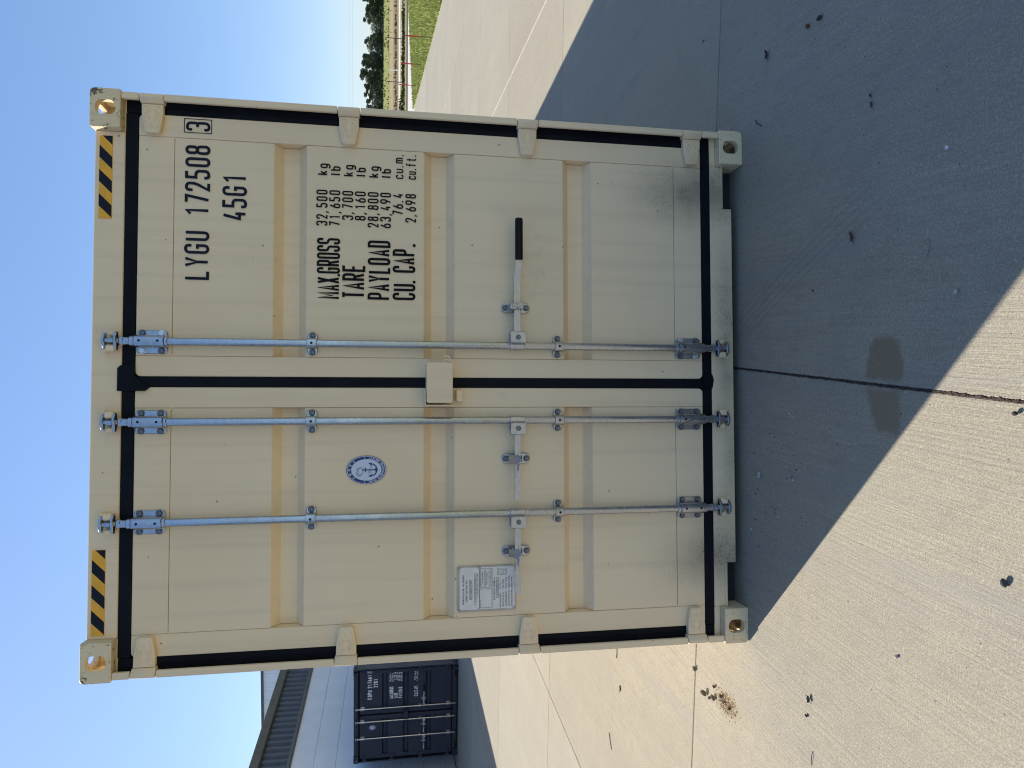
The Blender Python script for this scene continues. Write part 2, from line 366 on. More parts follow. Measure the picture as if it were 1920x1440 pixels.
def glyph(mb, ch, w_, h_, sw, fn, mat=0):
    if ch in '., ' :
        if ch == ' ': return
        a = 0.0; b = sw * 1.05
        pts = [(a, 0), (b, 0), (b, b), (a, b)] if ch == '.' else [(a - sw * .3, -sw * .9), (a + sw * .4, -sw * .9), (b, b), (a, b)]
        mb.add([fn(*p) for p in pts], [(0, 1, 2, 3)], mat); return
    lo = -.4 * h_ if ch in 'gQ' else 0
    for ip, path in enumerate(GLY[ch]):
        pts, cl = round_path(path, w_, h_, sw); L, Q = ribbon(pts, cl, sw); n = len(pts)
        vs_ = [fn(max(-.02 * w_, min(w_ * 1.02, p.x)), max(lo, min(h_, p.y))) for p in L + Q]
        vs_ = [(a, b - .00022 * ip, c) for a, b, c in vs_]
        fs = [(i, n + i, n + (i + 1) % n, (i + 1) % n) for i in range(n if cl else n - 1)]
        mb.add(vs_, fs, mat)
def adv_of(ch, w_, gap):
    if ch == '.': return gap * 2.2
    if ch == ',': return gap * 2.4
    if ch == ' ': return w_ * 0.9
    if ch in 'Il|': return w_ * 0.55 + gap
    if ch == 'm': return w_ * 1.35 + gap
    if ch in 'ft': return w_ * 1.12 + gap
    if ch == 'M': return w_ * 1.12 + gap
    return w_ + gap
def text(mb, s, x, z, h, w_, gap, sw, y, width=None, right=False, mat=0):
    tot = sum(adv_of(c, w_, gap) for c in s) - gap
    k = 1.0
    if width: k = width / tot
    x0 = x - tot * k if right else x
    for c in s:
        a = adv_of(c, w_, gap); cw = a - gap
        ox = x0
        if c in 'Il|': cw2 = w_; ox = x0 - w_ * 0.225 * k
        else: cw2 = cw
        glyph(mb, c, cw2 * k, h, sw, lambda px, pz, ox=ox: (ox + px, y, z + pz), mat)
        x0 += a * k
    return x0

# ------------------------------------------------------------------ shipping container builder
def boolean_mesh(base, cutters):
    o = bpy.data.objects.new('tmp', base); col.objects.link(o); tmp = [o]
    for c in cutters:
        co = bpy.data.objects.new('tmpc', c); col.objects.link(co); tmp.append(co)
        md = o.modifiers.new('b', 'BOOLEAN'); md.operation = 'DIFFERENCE'; md.solver = 'EXACT'; md.object = co
    dg = bpy.context.evaluated_depsgraph_get(); dg.update()
    me = bpy.data.meshes.new_from_object(o.evaluated_get(dg))
    for t in tmp: bpy.data.objects.remove(t)
    return me
def casting_mesh(mat):
    """corner fitting for the top right front corner: x 0..-.162 (outer face x=0), y 0.. .178, z 0..-.118"""
    W, D, H = 0.162, 0.178, 0.118
    m = MB(); m.prism(rrect(-W, 0, -H, 0, 0.02, 5, (0, 1, 0, 0)), 0, D, 'y'); base = m.mesh('c', mat, bevel=0.003, seg=1, smooth=False)
    cav = MB(); cav.box(-W + .03, -.03, .028, D - .03, -H + .016, -.022)
    fr = MB(); fr.prism(rrect(-W / 2 - .030, -W / 2 + .032, -.100, -.021, .026, 6), -.05, .05, 'y')
    sd_ = MB(); sd_.prism(rrect(D / 2 - .036, D / 2 + .036, -.09, -.035, .026, 6), -.06, .05, 'x')
    tp = MB(); tp.prism(rrect(-W / 2 - .032, -W / 2 + .032, D / 2 - .055, D / 2 + .055, .03, 6), -.05, .05, 'z')
    me = boolean_mesh(base, [c.mesh('k', mat, smooth=False) for c in (cav, fr, sd_, tp)])
    me.materials.clear(); me.materials.append(mat)
    me.polygons.foreach_set('use_smooth', [True] * len(me.polygons)); me.set_sharp_from_angle(angle=math.radians(30))
    return me
def mirrored(me, sx, sy, sz):
    c = me.copy(); c.transform(Matrix.Diagonal((sx, sy, sz, 1)))
    if sx * sy * sz < 0: c.flip_normals()
    return c
def trapz(a0, a1, pitch, depth, first=0.0):
    """corrugated profile along a: list of (a, offset)"""
    out = []; a = a0
    while a < a1 - 1e-6:
        for f, d in ((0, 0), (.25, 0), (.5, depth), (.75, depth)):
            if a + f * pitch < a1: out.append((a + f * pitch, d))
        a += pitch
    out.append((a1, 0)); return out

def badge(parent, cx, cz, rx, rz, y, detail=True):
    m = MB()
    m.prism(ell(cx, cz, rx, rz), y, y + .0012, 'y', 0)
    def ring(r0, r1, yy, mat):
        n = 48; a = ell(cx, cz, rx * r0, rz * r0, n); b = ell(cx, cz, rx * r1, rz * r1, n)
        m.add([(p, yy, q) for p, q in a + b], [(i, (i + 1) % n, n + (i + 1) % n, n + i) for i in range(n)], mat)
    ring(.975, 1.0, y - .0006, 1); ring(.755, .935, y - .0006, 1)
    yy = y - .0012
    def arc_text(items, a_mid, step, flip, h, wd, sw, rr):
        n = len(items)
        for i, c in enumerate(items):
            a = a_mid + (i - (n - 1) / 2) * step * (1 if flip else -1)
            bx, bz = cx + rx * rr * math.cos(a), cz + rz * rr * math.sin(a)
            tx, tz = -rx * math.sin(a), rz * math.cos(a); L = math.hypot(tx, tz); tx /= L; tz /= L
            if not flip: tx, tz = -tx, -tz
            ux, uz = -tz, tx
            glyph(m, c, wd, h, sw, lambda px, pz: (bx + tx * (px - wd / 2) + ux * (pz - h / 2), yy, bz + tz * (px - wd / 2) + uz * (pz - h / 2)), 0)
    s = rx / .062
    if detail:
        arc_text(list('CHINA CLASSIFICATION SOCIETY'), -PI / 2, .102, True, .0095 * s, .0058 * s, .0020 * s, .845)
        arc_text(['zhong', 'guo', 'chuan', 'ji', 'she'], PI / 2, .37, False, .0105 * s, .0105 * s, .0014 * s, .845)
        for sx in (-1, 1):
            a = hexa(cx + sx * rx * .845, cz - .004 * s + .012 * s, .0028 * s, PI / 10, 5); m.sheet(a, yy, 0)
    # anchor
    def stroke(pts, sw, mat=1, closed=False, fan=True):
        P = [(cx + a * s, cz + b * s) for a, b in pts]; L, Q = ribbon(P, closed, sw * s); n = len(P)
        m.add([(p.x, yy, p.y) for p in L] + [(p.x, yy, p.y) for p in Q], [(i, n + i, n + (i + 1) % n, (i + 1) % n) for i in range(n if closed else n - 1)], mat)
    stroke([(0, .010), (0, -.040)], .0042); stroke([(-.010, .004), (.010, .004)], .004)
    stroke([(.004 * math.cos(2 * PI * i / 10), .014 + .004 * math.sin(2 * PI * i / 10)) for i in range(10)], .0022, closed=True)
    stroke([(.027 * math.sin(t), -.018 - .027 * math.cos(t)) for t in [(-1.25 + i * .25) for i in range(11)]], .0052)
    for sx in (-1, 1):
        m.sheet([(cx + sx * a * s, cz + b * s) for a, b in ((.0175, -.026), (.032, -.022), (.0275, -.008))], yy - .0003, 1)
    m.sheet([(cx + a * s, cz + b * s) for a, b in ((-.008, -.037), (.008, -.037), (0, -.052))], yy - .0003, 1)
    if detail:
        # scrolling waves and rope around the anchor
        r2 = random.Random(3)
        for k in range(5):
            a0 = k * .5; q = [(-.010 + (.009 + .0025 * k) * math.cos(a0 + t * .42), .030 + (.006 + .0024 * k) * math.sin(a0 + t * .42)) for t in range(9)]
            stroke(q, .0011, 2)
        for k in range(4):
            q = [(.002 + .003 * k + .006 * math.sin(t * .8 + k), .020 + .0055 * t) for t in range(5)]; stroke(q, .0011, 2)
        for k in range(4): stroke([(-.006 - .0035 * k + .003 * math.sin(t), -.006 - .006 * t) for t in range(4)], .0011, 2)
        stroke([(.006, -.014), (.012, -.022), (.018, -.018), (.023, -.025)], .003, 2)
    return m.build('round_badge', [M['stickwhite'], M['stickblue'], M['stickgrey']], parent, recalc=False, smooth=False)

HEX = None
def make_container(name, loc, rz, H, LEN, P, label, big):
    """front (door end) at local y = 0, x across, z up"""
    k = H / 2.896
    def z_(z): return z * k
    c = empty(name, loc, rz, label=label, cat='shipping container')
    paint, cast = P['paint'], P['cast']
    W2 = 1.219
    # --- corner castings
    cm = casting_mesh(cast)
    for sx in (1, -1):
        for front in (1, 0):
            for top in (1, 0):
                me = cm if (sx, front, top) == (1, 1, 1) else mirrored(cm, sx, 1 if front else -1, 1 if top else -1)
                link('corner_casting', me, c, (sx * W2, 0 if front else LEN, H if top else 0))
    zt, zb = H - .118, .118
    # --- header with its top flange
    m = MB(); m.box(-W2 + .162, W2 - .162, .046, .16, z_(2.772), H - .006)
    for sx in (-1, 1): m.box(sx * (W2 - .012), sx * (W2 - .1625), .048, .15, z_(2.768), zt - .0005)
    m.build('header_beam', paint, c, bevel=.004)
    # --- sill with two raised pocket cut-outs and flanges
    zp = .092
    poly = [(-1.056, .148), (-1.056, zp), (-1.04, zp), (-.868, zp), (-.852, zp - .012), (-.852, .036), (.852, .036), (.852, zp - .012), (.868, zp), (1.04, zp), (1.056, zp), (1.056, .148)]
    m = MB(); m.prism(poly, .046, .12, 'y')
    for sx in (-1, 1):
        m.box(sx * .85, sx * 1.0565, .040, .12, zp - .010, zp + .002)
        m.box(sx * (W2 - .012), sx * (W2 - .1625), .048, .15, zb + .0005, .148)
    m.build('sill_beam', paint, c, bevel=.003)
    # --- posts: outer J-bar strips broken by the hinges
    hz = [z_(2.660), z_(1.852), z_(1.051), z_(.250)] if big else [z_(2.60), z_(1.85), z_(1.05), z_(.3)]
    hw = .047
    for sx in (-1, 1):
        cuts = [zb + .001] + [v for h in sorted(hz) for v in (h - hw - .003, h + hw + .003)] + [zt - .001]
        m = MB()
        for a, b in zip(cuts[0::2], cuts[1::2]):
            m.prism([(sx * x, y) for x, y in ((1.211, .004), (1.211, .12), (1.199, .12), (1.199, .022), (1.182, .022), (1.182, .004))], a, b, 'z')
        m.box(sx * 1.1965, sx * 1.2105, .06, .15, zb + .001, zt - .001)
        m.build('corner_post', paint, c, bevel=.003)
    # --- gasket
    m = MB(); g0, g1 = .047, .075
    zT0, zT1, zB0, zB1 = z_(2.722), z_(2.7715), z_(.148), z_(.193)
    for sx in (-1, 1): m.box(sx * 1.141, sx * 1.1955, g0 + .003, g1, zB0, zT1)
    m.box(-1.138, 1.138, g0, g1, zT0, zT1 - .001); m.box(-1.138, 1.138, g0, g1, zB0 + .001, zB1)
    m.box(-.0195, .0235, g0 - .001, g1, zB1 + .0005, zT0 - .0005)
    m.prism([(-.037, zT0 - .042), (-.037, z_(2.7865)), (.058, z_(2.7865)), (.071, zT1 + .001), (.071, zT0 - .002), (.0235, zT0 - .002), (-.02, zT0 - .062)], g0 - .009, g1 - .01, 'y')
    m.prism([(.020, zB0 - .008), (.046, zB0 - .0005), (.046, zB1 - .004), (-.02, zB1 - .004), (-.02, zB0 - .0005)], g0 - .006, g1 - .01, 'y')
    # lip line along the sides
    for sx in (-1, 1): m.box(sx * 1.166, sx * 1.168, g0 - .001, g0 + .01, zB0 + .05, zT1 - .05)
    m.build('door_gasket', M['rubber'], c, bevel=.003)
    # --- doors
    zd0, zd1 = z_(.1945), z_(2.7205); zr0, zr1 = z_(.332), z_(2.578)
    yd = .050; rec = .053
    bands = [z_(2.102), z_(1.4525), z_(.8085)] if big else [z_(2.04), z_(1.46), z_(.83)]
    doors = []
    for sx, x0, x1, s0, s1 in ((1, .0245, 1.140, .112, 1.046), (-1, -1.140, -.0205, -1.048, -.109)):
        m = MB()
        rc = .022
        # stiles with rounded outer corners, rails between them
        def stile(a, b, outer_right):
            cn = (1, 1, 0, 0) if outer_right else (0, 0, 1, 1)
            m.prism(rrect(a, b, zd0, zd1, rc, 4, cn), yd, yd + .075, 'y')
        stile(x0, s0 - .001, False); stile(s1 + .001, x1, True)
        m.box(s0, s1, yd + .0006, yd + .074, zd0, zr0 - .0015); m.box(s0, s1, yd + .0006, yd + .074, zr1 + .0015, zd1)
        yp = yd + .0022
        prof = [(yp, zr1)]
        for b in bands:
            prof += [(yp, b + .069), (yp + rec, b + .034), (yp + rec, b - .034), (yp, b - .069)]
        prof += [(yp, zr0), (yp + .07, zr0), (yp + .07, zr1)]
        m.prism(prof, s0, s1, 'x')
        # welded corner dots at the panel corners
        for xx, dx in ((s0, 1), (s1, -1)):
            for zz, dz in ((zr0, 1), (zr1, -1)):
                m.tube([(xx - dx * .003, yd + .002, zz + dz * .004), (xx + dx * .010, yd + .001, zz - dz * .004)], .0035, 6)
        d = m.build('door', paint, c, bevel=.0022, ang=25)
        doors.append(d)
        # backing so the grooves read dark, not open
        mb = MB(); mb.box(x0 + .01, x1 - .01, yd + .092, yd + .10, zd0, zd1); mb.build('door_backing', M['under'], d)
        # hinges
        for h in hz:
            m = MB(); sgn = sx; hh = hw
            tip = 1.052
            poly = [(tip, h - .024), (tip + .006, h - .030), (1.128, h - .042), (1.172, h - .043), (1.172, h + .043), (1.128, h + .042), (tip + .006, h + .030), (tip, h + .024)]
            m.prism([(sgn * a, b) for a, b in poly], .020, .0495, 'y')
            # knuckle between the J-bar strips
            kp = [(1.1735, .020), (1.1735, .046), (1.190, .055), (1.2105, .055), (1.2125, .012), (1.206, .0), (1.194, .0), (1.178, .014)]
            m.prism([(sgn * a, b) for a, b in kp], h - hh, h + hh, 'z')
            hb = m.build('hinge', paint, d, bevel=.004, seg=2)
            m = MB()
            # forged ring, rib lines and number
            for r_ in (.016, .026):
                for a0 in (.35, .35 + PI):
                    pts = [(sgn * (1.128 + r_ * math.cos(a0 + t)), .0196, h + r_ * math.sin(a0 + t)) for t in [i * .24 for i in range(11)]]
                    m.tube(pts, .0032, 6)
            for sz in (-1, 1):
                m.tube([(sgn * 1.068, .0196, h + sz * .022), (sgn * 1.125, .0196, h + sz * .033), (sgn * 1.155, .0196, h + sz * .034)], .0016, 6)
                m.tube([(sgn * 1.160, .0196, h + sz * .034), (sgn * 1.160, .0196, h + sz * .014)], .0016, 6)
            m.tube([(sgn * 1.078, .0196, h - .009), (sgn * 1.078, .0196, h + .008), (sgn * 1.090, .0196, h + .008), (sgn * 1.086, .0196, h - .004)], .0016, 6)
            m.build('forging_mark', paint, d, kind='stuff')
    # --- lock rods
    global HEX
    if HEX is None:
        m = MB(); m.prism(hexa(0, 0, .0115, .2), 0, .008, 'y'); m.prism(ell(0, 0, .0145, .0145, 14), .008, .0095, 'y')
        HEX = m.mesh('bolt', M['bolt'], bevel=.001)
    HEX2 = HEX.copy(); HEX2.materials[0] = M['bolt_new']
    rodx = P['rods']; ry, rr = .016, .0168
    zhandle = P['zh']
    gal = M['galv']
    for ri, rx in enumerate(rodx):
        rt = P.get('tilt', (0, 0, 0))[ri]
        m = MB(); m.tube([(rx, ry, z_(.165)), (rx, ry, z_(2.755))], rr, 20)
        rod = m.build('lock_rod', gal, c)
        def sleeve(m, za, zb_, r_, w_, pw, pz0, pz1):
            m.prism(rrect(rx - w_, rx + w_, pz0, pz1, .012), .0405, .0495, 'y')
            n = 10; out = []
            for i in range(n + 1):
                a = PI + PI * i / n; out.append((rx + r_ * math.cos(a), ry + r_ * math.sin(a)))
            out += [(rx + r_, .042), (rx - r_, .042)]
            m.prism(out, za, zb_, 'z')
        def bolts(pts, odd=()):
            for i, (bx, bz) in enumerate(pts):
                link('bolt', HEX2 if i in odd else HEX, rod, (bx, .0312, bz))
        # upper and lower four-bolt guide plates
        for za, up in ((z_(2.6535), 1), (z_(.2705), 0)):
            m = MB(); sleeve(m, za - .058, za + .058, .0255, .049, .05, za - .060, za + .060)
            m.tube([(rx, ry, za - .0585 - .013), (rx, ry, za - .0585)], .0225, 20); m.tube([(rx, ry, za + .0585), (rx, ry, za + .077 if up else za + .074)], .0225, 20)
            m.build('guide_plate', gal, rod, bevel=.002)
            for dz in (-.036, .036):
                m = MB(); m.prism(ell(rx + .001, za + dz, .0052, .0052, 12), ry - .0262, ry - .02, 'y'); m.build('grease_hole', M['hole'], rod)
            bolts([(rx + sx * .037, za + dz) for sx in (-1, 1) for dz in (-.038, .038)], ((2, 1) if (ri == 0 and up) else ((3, 0) if ri == 0 else ())))
        # two-bolt mid brackets
        for za in P['mids']:
            m = MB(); sleeve(m, za - .021, za + .021, .0235, .048, .05, za - .021, za + .021); m.build('mid_bracket', gal, rod, bevel=.002)
            m = MB(); m.prism(ell(rx, za, .0055, .0055, 12), ry - .0242, ry - .018, 'y'); m.build('grease_hole', M['hole'], rod)
            bolts([(rx + sx * .037, za) for sx in (-1, 1)])
        # cams and keepers
        for za, dz in ((z_(2.803), 1), (z_(.113), -1)):
            m = MB(); m.tube([(rx, ry, za - dz * .05), (rx, ry, za - dz * .034)], .0195, 16); m.tube([(rx, ry, za - dz * .034), (rx, ry, za + dz * .03)], .0125, 14)
            for zz, s_, f in ((za - dz * .020, 1, .041), (za + dz * .024, -1, .035)):
                star = [(rx + s_ * a * f / .042, .014 + b) for a, b in ((-.042, -.004), (-.026, -.018), (0, -.026), (.018, -.024), (.042, -.006), (.036, .006), (.016, .008), (.012, .024), (-.012, .024), (-.018, .008), (-.036, .006))]
                m.prism(star, zz - .006, zz + .006, 'z')
            m.box(rx - .007, rx + .007, -.004, .02, za - dz * .018, za + dz * .022)
            m.build('cam_end', gal, rod, bevel=.0025)
            m = MB(); sg = -1 if ri == 0 else 1
            m.box(rx + sg * .018, rx + sg * .044, -.002, .0455, za - .017, za + .017)
            m.build('cam_keeper', paint, rod, bevel=.004)
            m = MB(); m.box(rx - sg * .022, rx - sg * .042, .012, .0455, za - .015, za + .015); m.build('cam_keeper', paint, rod, bevel=.004)
            m = MB(); m.prism([(rx + sg * .040, za + dz * .012), (rx + sg * .052, za + dz * .030), (rx + sg * .042, za + dz * .034), (rx + sg * .028, za + dz * .014)], .006, .0455, 'y')
            m.build('cam_keeper', paint, rod, bevel=.004)
        # wire twisted round the lower guide plate of the two middle rods
        if big and ri < 2:
            m = MB(); zz = z_(.2705)
            m.tube([(rx + .034, .024, zz + .064), (rx + .020, -.008, zz + .045), (rx + .004, -.0135, zz - .002), (rx, -.0135, zz - .012), (rx + .003, -.014, zz - .03), (rx - .002, -.013, zz - .055), (rx + .004, -.003, zz - .09), (rx + .012, -.006, zz - .115), (rx - .004, -.012, zz - .145)], .0022, 6)
            m.tube([(rx - .034, .024, zz + .064), (rx - .018, -.010, zz + .040), (rx - .002, -.0145, zz - .004), (rx + .004, -.015, zz - .014), (rx - .003, -.0145, zz - .03), (rx + .003, -.013, zz - .055), (rx - .004, -.003, zz - .09), (rx - .010, -.008, zz - .12), (rx + .008, -.014, zz - .15)], .0022, 6)
            m.build('tie_wire', M['wire'], rod)
        # handle: hub on the rod, lever, retainer
        s_ = 1 if ri == 0 else -1
        hx0, hx1 = rx + s_ * .012, rx + s_ * .063
        yh = -.002
        m = MB()
        poly = [(hx0, zhandle - .036), (hx1 - s_ * .006, zhandle - .036), (hx1, zhandle - .030), (hx1, zhandle + .030), (hx1 - s_ * .006, zhandle + .036), (hx0 + s_ * .004, zhandle + .036), (hx0, zhandle + .022)]
        m.prism(poly, yh - .022, yh - .014, 'y'); m.prism(poly, yh + .012, yh + .020, 'y'); m.box(hx0, hx0 + s_ * .010, yh - .0145, yh + .0125, zhandle - .034, zhandle + .034)
        m.tube([(rx, ry, zhandle - .034), (rx, ry, zhandle + .034)], .0205, 18)
        m.build('handle_hub', M['galv2'], rod, bevel=.002)
        m = MB(); m.prism(ell(rx + s_ * .036, zhandle, .011, .011, 14), yh - .0275, yh - .0215, 'y')
        m.build('pivot_pin', M['bolt'], rod, bevel=.0015)
        if ri == 0:
            xs = [hx0 + .02, rx + .30, rx + .36, rx + .42]
            zc = [zhandle + .002, zhandle + .003, zhandle - .001, zhandle - .004]; yc = [yh, yh - .004, yh - .016, yh - .020]
            m = MB(); hh = .0145
            for i in range(3):
                a = (xs[i], yc[i], zc[i]); b = (xs[i + 1], yc[i + 1], zc[i + 1])
                m.add([(q[0], q[1] + dy, q[2] + dz) for q in (a, b) for dy, dz in ((-.005, -hh), (-.005, hh), (.005, hh), (.005, -hh))],
                      [(0, 1, 5, 4), (1, 2, 6, 5), (2, 3, 7, 6), (3, 0, 4, 7)] + ([(3, 2, 1, 0)] if i == 0 else []) + ([(4, 5, 6, 7)] if i == 2 else []))
            bm_o = m.build('handle_lever', M['galv2'], rod, smooth=False)
            m = MB(); gx0, gx1 = rx + .385, rx + .574
            m.tube([(gx0, yc[3], zc[3]), (gx0 + .001, yc[3], zc[3]), (gx1 - .006, yc[3], zc[3]), (gx1 - .001, yc[3], zc[3]), (gx1, yc[3], zc[3])], [.0165, .0175, .0175, .0155, .012], 18)
            m.build('handle_grip', M['grip'], rod)
            rxr = rx + .176
        else:
            m = MB(); hh = .0135
            def bar(xa, xb, za, zb2, ya, yb, h1, h2, t1=.005, t2=.005):
                m.add([(xa, ya + dy, za + dz) for dy, dz in ((-t1, -h1), (-t1, h1), (t1, h1), (t1, -h1))] + [(xb, yb + dy, zb2 + dz) for dy, dz in ((-t2, -h2), (-t2, h2), (t2, h2), (t2, -h2))],
                      [(0, 1, 5, 4), (1, 2, 6, 5), (2, 3, 7, 6), (3, 0, 4, 7), (3, 2, 1, 0), (4, 5, 6, 7)])
            zc = zhandle + .002
            bar(hx0 - .02, rx - .125, zc, zc, yh, yh - .002, hh, hh)
            # twisted middle: flat bar narrows and turns edge-on, with a folded rib
            bar(rx - .1245, rx - .160, zc, zc + .002, yh - .002, yh - .008, hh, .0125, .005, .012)
            bar(rx - .1605, rx - .215, zc + .002, zc + .001, yh - .008, yh - .010, .0125, .0115, .012, .012)
            bar(rx - .2155, rx - .250, zc + .001, zc + .004, yh - .010, yh - .018, .0115, .0095, .012, .006)
            bar(rx - .2505, rx - .352, zc + .004, zc + .003, yh - .018, yh - .020, .0125, .0125, .006, .006)
            m.add([(rx - .122, yh - .004, zc), (rx - .185, yh - .036, zc + .001), (rx - .252, yh - .020, zc + .002), (rx - .185, yh - .014, zc + .0125), (rx - .185, yh - .014, zc - .0125)], [(0, 1, 3), (1, 2, 3), (0, 4, 1), (1, 4, 2), (0, 3, 4), (2, 4, 3)])
            m.build('handle_lever', M['galv2'], rod, smooth=False)
            rxr = rx - .174
        m = MB(); m.prism(rrect(rxr - .024, rxr + .024, zhandle - .064, zhandle + .066, .0235, 6), .0385, .0495, 'y')
        m.box(rxr - .016, rxr + .016, .008, .0385, zhandle + .016, zhandle + .022); m.box(rxr - .016, rxr + .016, .008, .0385, zhandle - .022, zhandle - .016)
        m.build('handle_retainer', M['galv2'], rod, bevel=.003)
        m = MB()
        if ri == 0:
            m.box(rxr - .015, rxr + .012, -.030, -.022, zhandle + .006, zhandle + .038); m.box(rxr - .012, rxr + .015, -.032, -.0225, zhandle - .024, zhandle + .0055)
            m.box(rxr - .012, rxr + .012, -.024, .0385, zhandle + .0385, zhandle + .044); m.tube([(rxr, -.028, zhandle - .022), (rxr, -.028, zhandle + .03)], .0075, 10)
        else:
            p_ = [(rxr - .021, -.046, zhandle + .006), (rxr, -.048, zhandle - .010), (rxr + .021, -.046, zhandle + .006), (rxr + .016, .004, zhandle + .042), (rxr - .016, .004, zhandle + .042)]
            m.add(p_ + [(a, b + .010, c_ - .004) for a, b, c_ in p_], [(0, 1, 2, 3, 4), (9, 8, 7, 6, 5)] + [(i_, (i_ + 1) % 5 , 5 + (i_ + 1) % 5, 5 + i_) for i_ in range(5)])
            m.box(rxr - .0155, rxr + .0155, .0045, .0385, zhandle + .034, zhandle + .0405)
        m.build('latch_hasp', M['galv'] , rod, bevel=.0025)
        bolts_z = [(rxr, zhandle + .048), (rxr, zhandle - .046)]
        for b in bolts_z: link('bolt', HEX, rod, (b[0], .0292, b[1]))
    # --- lock box over the centre joint
    m = MB(); zl0, zl1 = z_(1.401), z_(1.514)
    m.prism(rrect(-.089, .086, zl0, zl1, .008, 3), -.062, -.058, 'y')
    m.box(-.082, .0855, -.0585, .049, zl1 - .0045, zl1 - .0005); m.box(.0815, .0855, -.0585, .049, zl0 + .001, zl1 - .005); m.box(-.08, .0812, -.0585, .030, zl0 + .001, zl0 + .005)
    lb = m.build('lock_box', paint, c, bevel=.0015)
    m = MB(); m.tube([(.086, -.03, zl0 + .045), (.098, -.03, zl0 + .032), (.098, -.03, zl0 + .012)], .0042, 8)
    m.tube([(.088, -.03, zl0 + .012), (.105, -.03, zl0 + .010), (.114, -.03, zl0 + .016), (.116, -.03, zl0 + .026), (.112, -.03, zl0 + .036)], .0045, 8)
    m.box(.0858, .089, -.045, -.018, zl0 + .020, zl0 + .055)
    m.build('seal_hook', paint, lb)
    m = MB(); t_ = .005
    out = [(-.102, zl0 - .006), (-.102, zl1 + .002), (-.096, zl1 + .008), (-.032, zl1 + .008), (-.032, zl1 + .003), (-.094, zl1 + .003), (-.097, zl1), (-.097, zl0 - .006)]
    m.prism(out, -.050, .0495, 'y'); m.build('lock_hasp_bracket', paint, c, bevel=.001)
    m = MB(); m.box(-.083, -.032, -.004, .0495, z_(1.350), z_(1.380)); m.build('stop_block', paint, c, bevel=.003)
    # --- body: corrugated sides, rails, roof, rear wall, floor
    for sx in (-1, 1):
        m = MB(); pr = trapz(.15, LEN - .15, .278, .036)
        a = [(sx * (1.208 - d), y) for y, d in pr]; b = [(sx * (1.204 - d), y) for y, d in pr]
        m.prism(a + b[::-1], .155, H - .06, 'z'); m.build('side_wall', paint, c, smooth=False)
        m = MB(); m.box(sx * 1.15, sx * 1.2115, .179, LEN - .179, H - .07, H - .012); m.build('top_rail', paint, c)
        m = MB(); m.box(sx * 1.16, sx * 1.2115, .179, LEN - .179, .045, .17); m.build('bottom_rail', paint, c)
    m = MB(); pr = trapz(.16, LEN - .16, .21, .02)
    m.prism([(y, H - .012 - d) for y, d in pr] + [(y, H - .016 - d) for y, d in pr[::-1]], -1.16, 1.16, 'x'); m.build('roof_panel', paint, c, smooth=False)
    m = MB(); m.box(-1.15, 1.15, LEN - .08, LEN - .02, .16, H - .03); m.build('rear_wall', paint, c)
    m = MB(); m.box(-1.155, 1.155, .125, LEN - .1, .150, .165)
    yy = .4
    while yy < LEN - .3: m.box(-1.155, 1.155, yy, yy + .05, .05, .15); yy += .31
    m.box(-1.05, 1.05, .122, .128, .008, .149)  # dark plate added behind the sill so the pocket cut-outs read black
    m.build('underframe', M['under'], c, kind='stuff')
    return c, doors

def hazard(parent, x0, x1, z0, z1, y):
    m = MB(); m.prism([(x0, z0), (x1, z0), (x1, z1), (x0, z1)], y, y + .002, 'y', 0)
    per = .1025; hgt = z1 - z0; lean = .050; yy = y - .0008
    def clip(poly):
        def cut(p, f):
            o = []
            for i in range(len(p)):
                a, b = p[i], p[(i + 1) % len(p)]; fa, fb = f(a), f(b)
                if fa >= 0: o.append(a)
                if fa * fb < 0: t = fa / (fa - fb); o.append((a[0] + (b[0] - a[0]) * t, a[1] + (b[1] - a[1]) * t))
            return o
        p = cut(poly, lambda q: q[0] - x0)
        return cut(p, lambda q: x1 - q[0]) if p else p
    i = -2
    while True:
        a = x0 + .004 + i * per
        if a > x1 + .1: break
        q = clip([(a, z0), (a + per * .5, z0), (a + per * .5 + lean, z1), (a + lean, z1)])
        if len(q) > 2: m.sheet(q, yy, 1)
        i += 1
    return m.build('hazard_decal', [M['yellow'], M['blackfilm']], parent, recalc=False, smooth=False)

# ------------------------------------------------------------------ the cream container
PC = dict(paint=M['cream'], cast=M['cream_cast'], rods=(.169, -.167, -.583), mids=(2.0025, .910), zh=1.104)
cc, (dr, dl) = make_container('shipping_container', (0, 0, 0), 0, 2.896, 12.192, PC,
    'large cream high container with closed doors and hazard stripes, filling the foreground', True)
hazard(cc, .684, 1.034, 2.8205, 2.8705, .0435); hazard(cc, -1.041, -.692, 2.8215, 2.8715, .0435)
YT = .0488
def line(parent, mat, name, *calls, **kw):
    m = MB()
    for c in calls: text(m, *c[:-1], **c[-1]) if isinstance(c[-1], dict) else text(m, *c)
    return m.build(name, M[mat], parent, recalc=False, smooth=False)
line(dr, 'ink', 'owner_code', ('LYGU', .4375, 2.4335, .1015, .041, .0138, .0118, YT, dict(width=.2085)))
m = MB(); text(m, '172508', .712, 2.4335, .1015, .040, .0120, .0118, YT, width=.305)
m.build('serial_number', M['ink'], dr, recalc=False, smooth=False)
m = MB(); text(m, '3', 1.0785, 2.4350, .0985, .040, .01, .0112, YT - .001)
fx0, fx1, fz0, fz1 = 1.069, 1.131, 2.4285, 2.5415
for a in ((fx0, fx1, fz0, fz0 + .003), (fx0, fx1, fz1 - .003, fz1), (fx0, fx0 + .003, fz0 + .003, fz1 - .003), (fx1 - .003, fx1, fz0 + .003, fz1 - .003)):
    m.sheet([(a[0], a[2]), (a[1], a[2]), (a[1], a[3]), (a[0], a[3])], YT - .001)
m.build('check_digit', M['ink'], dr, recalc=False, smooth=False)
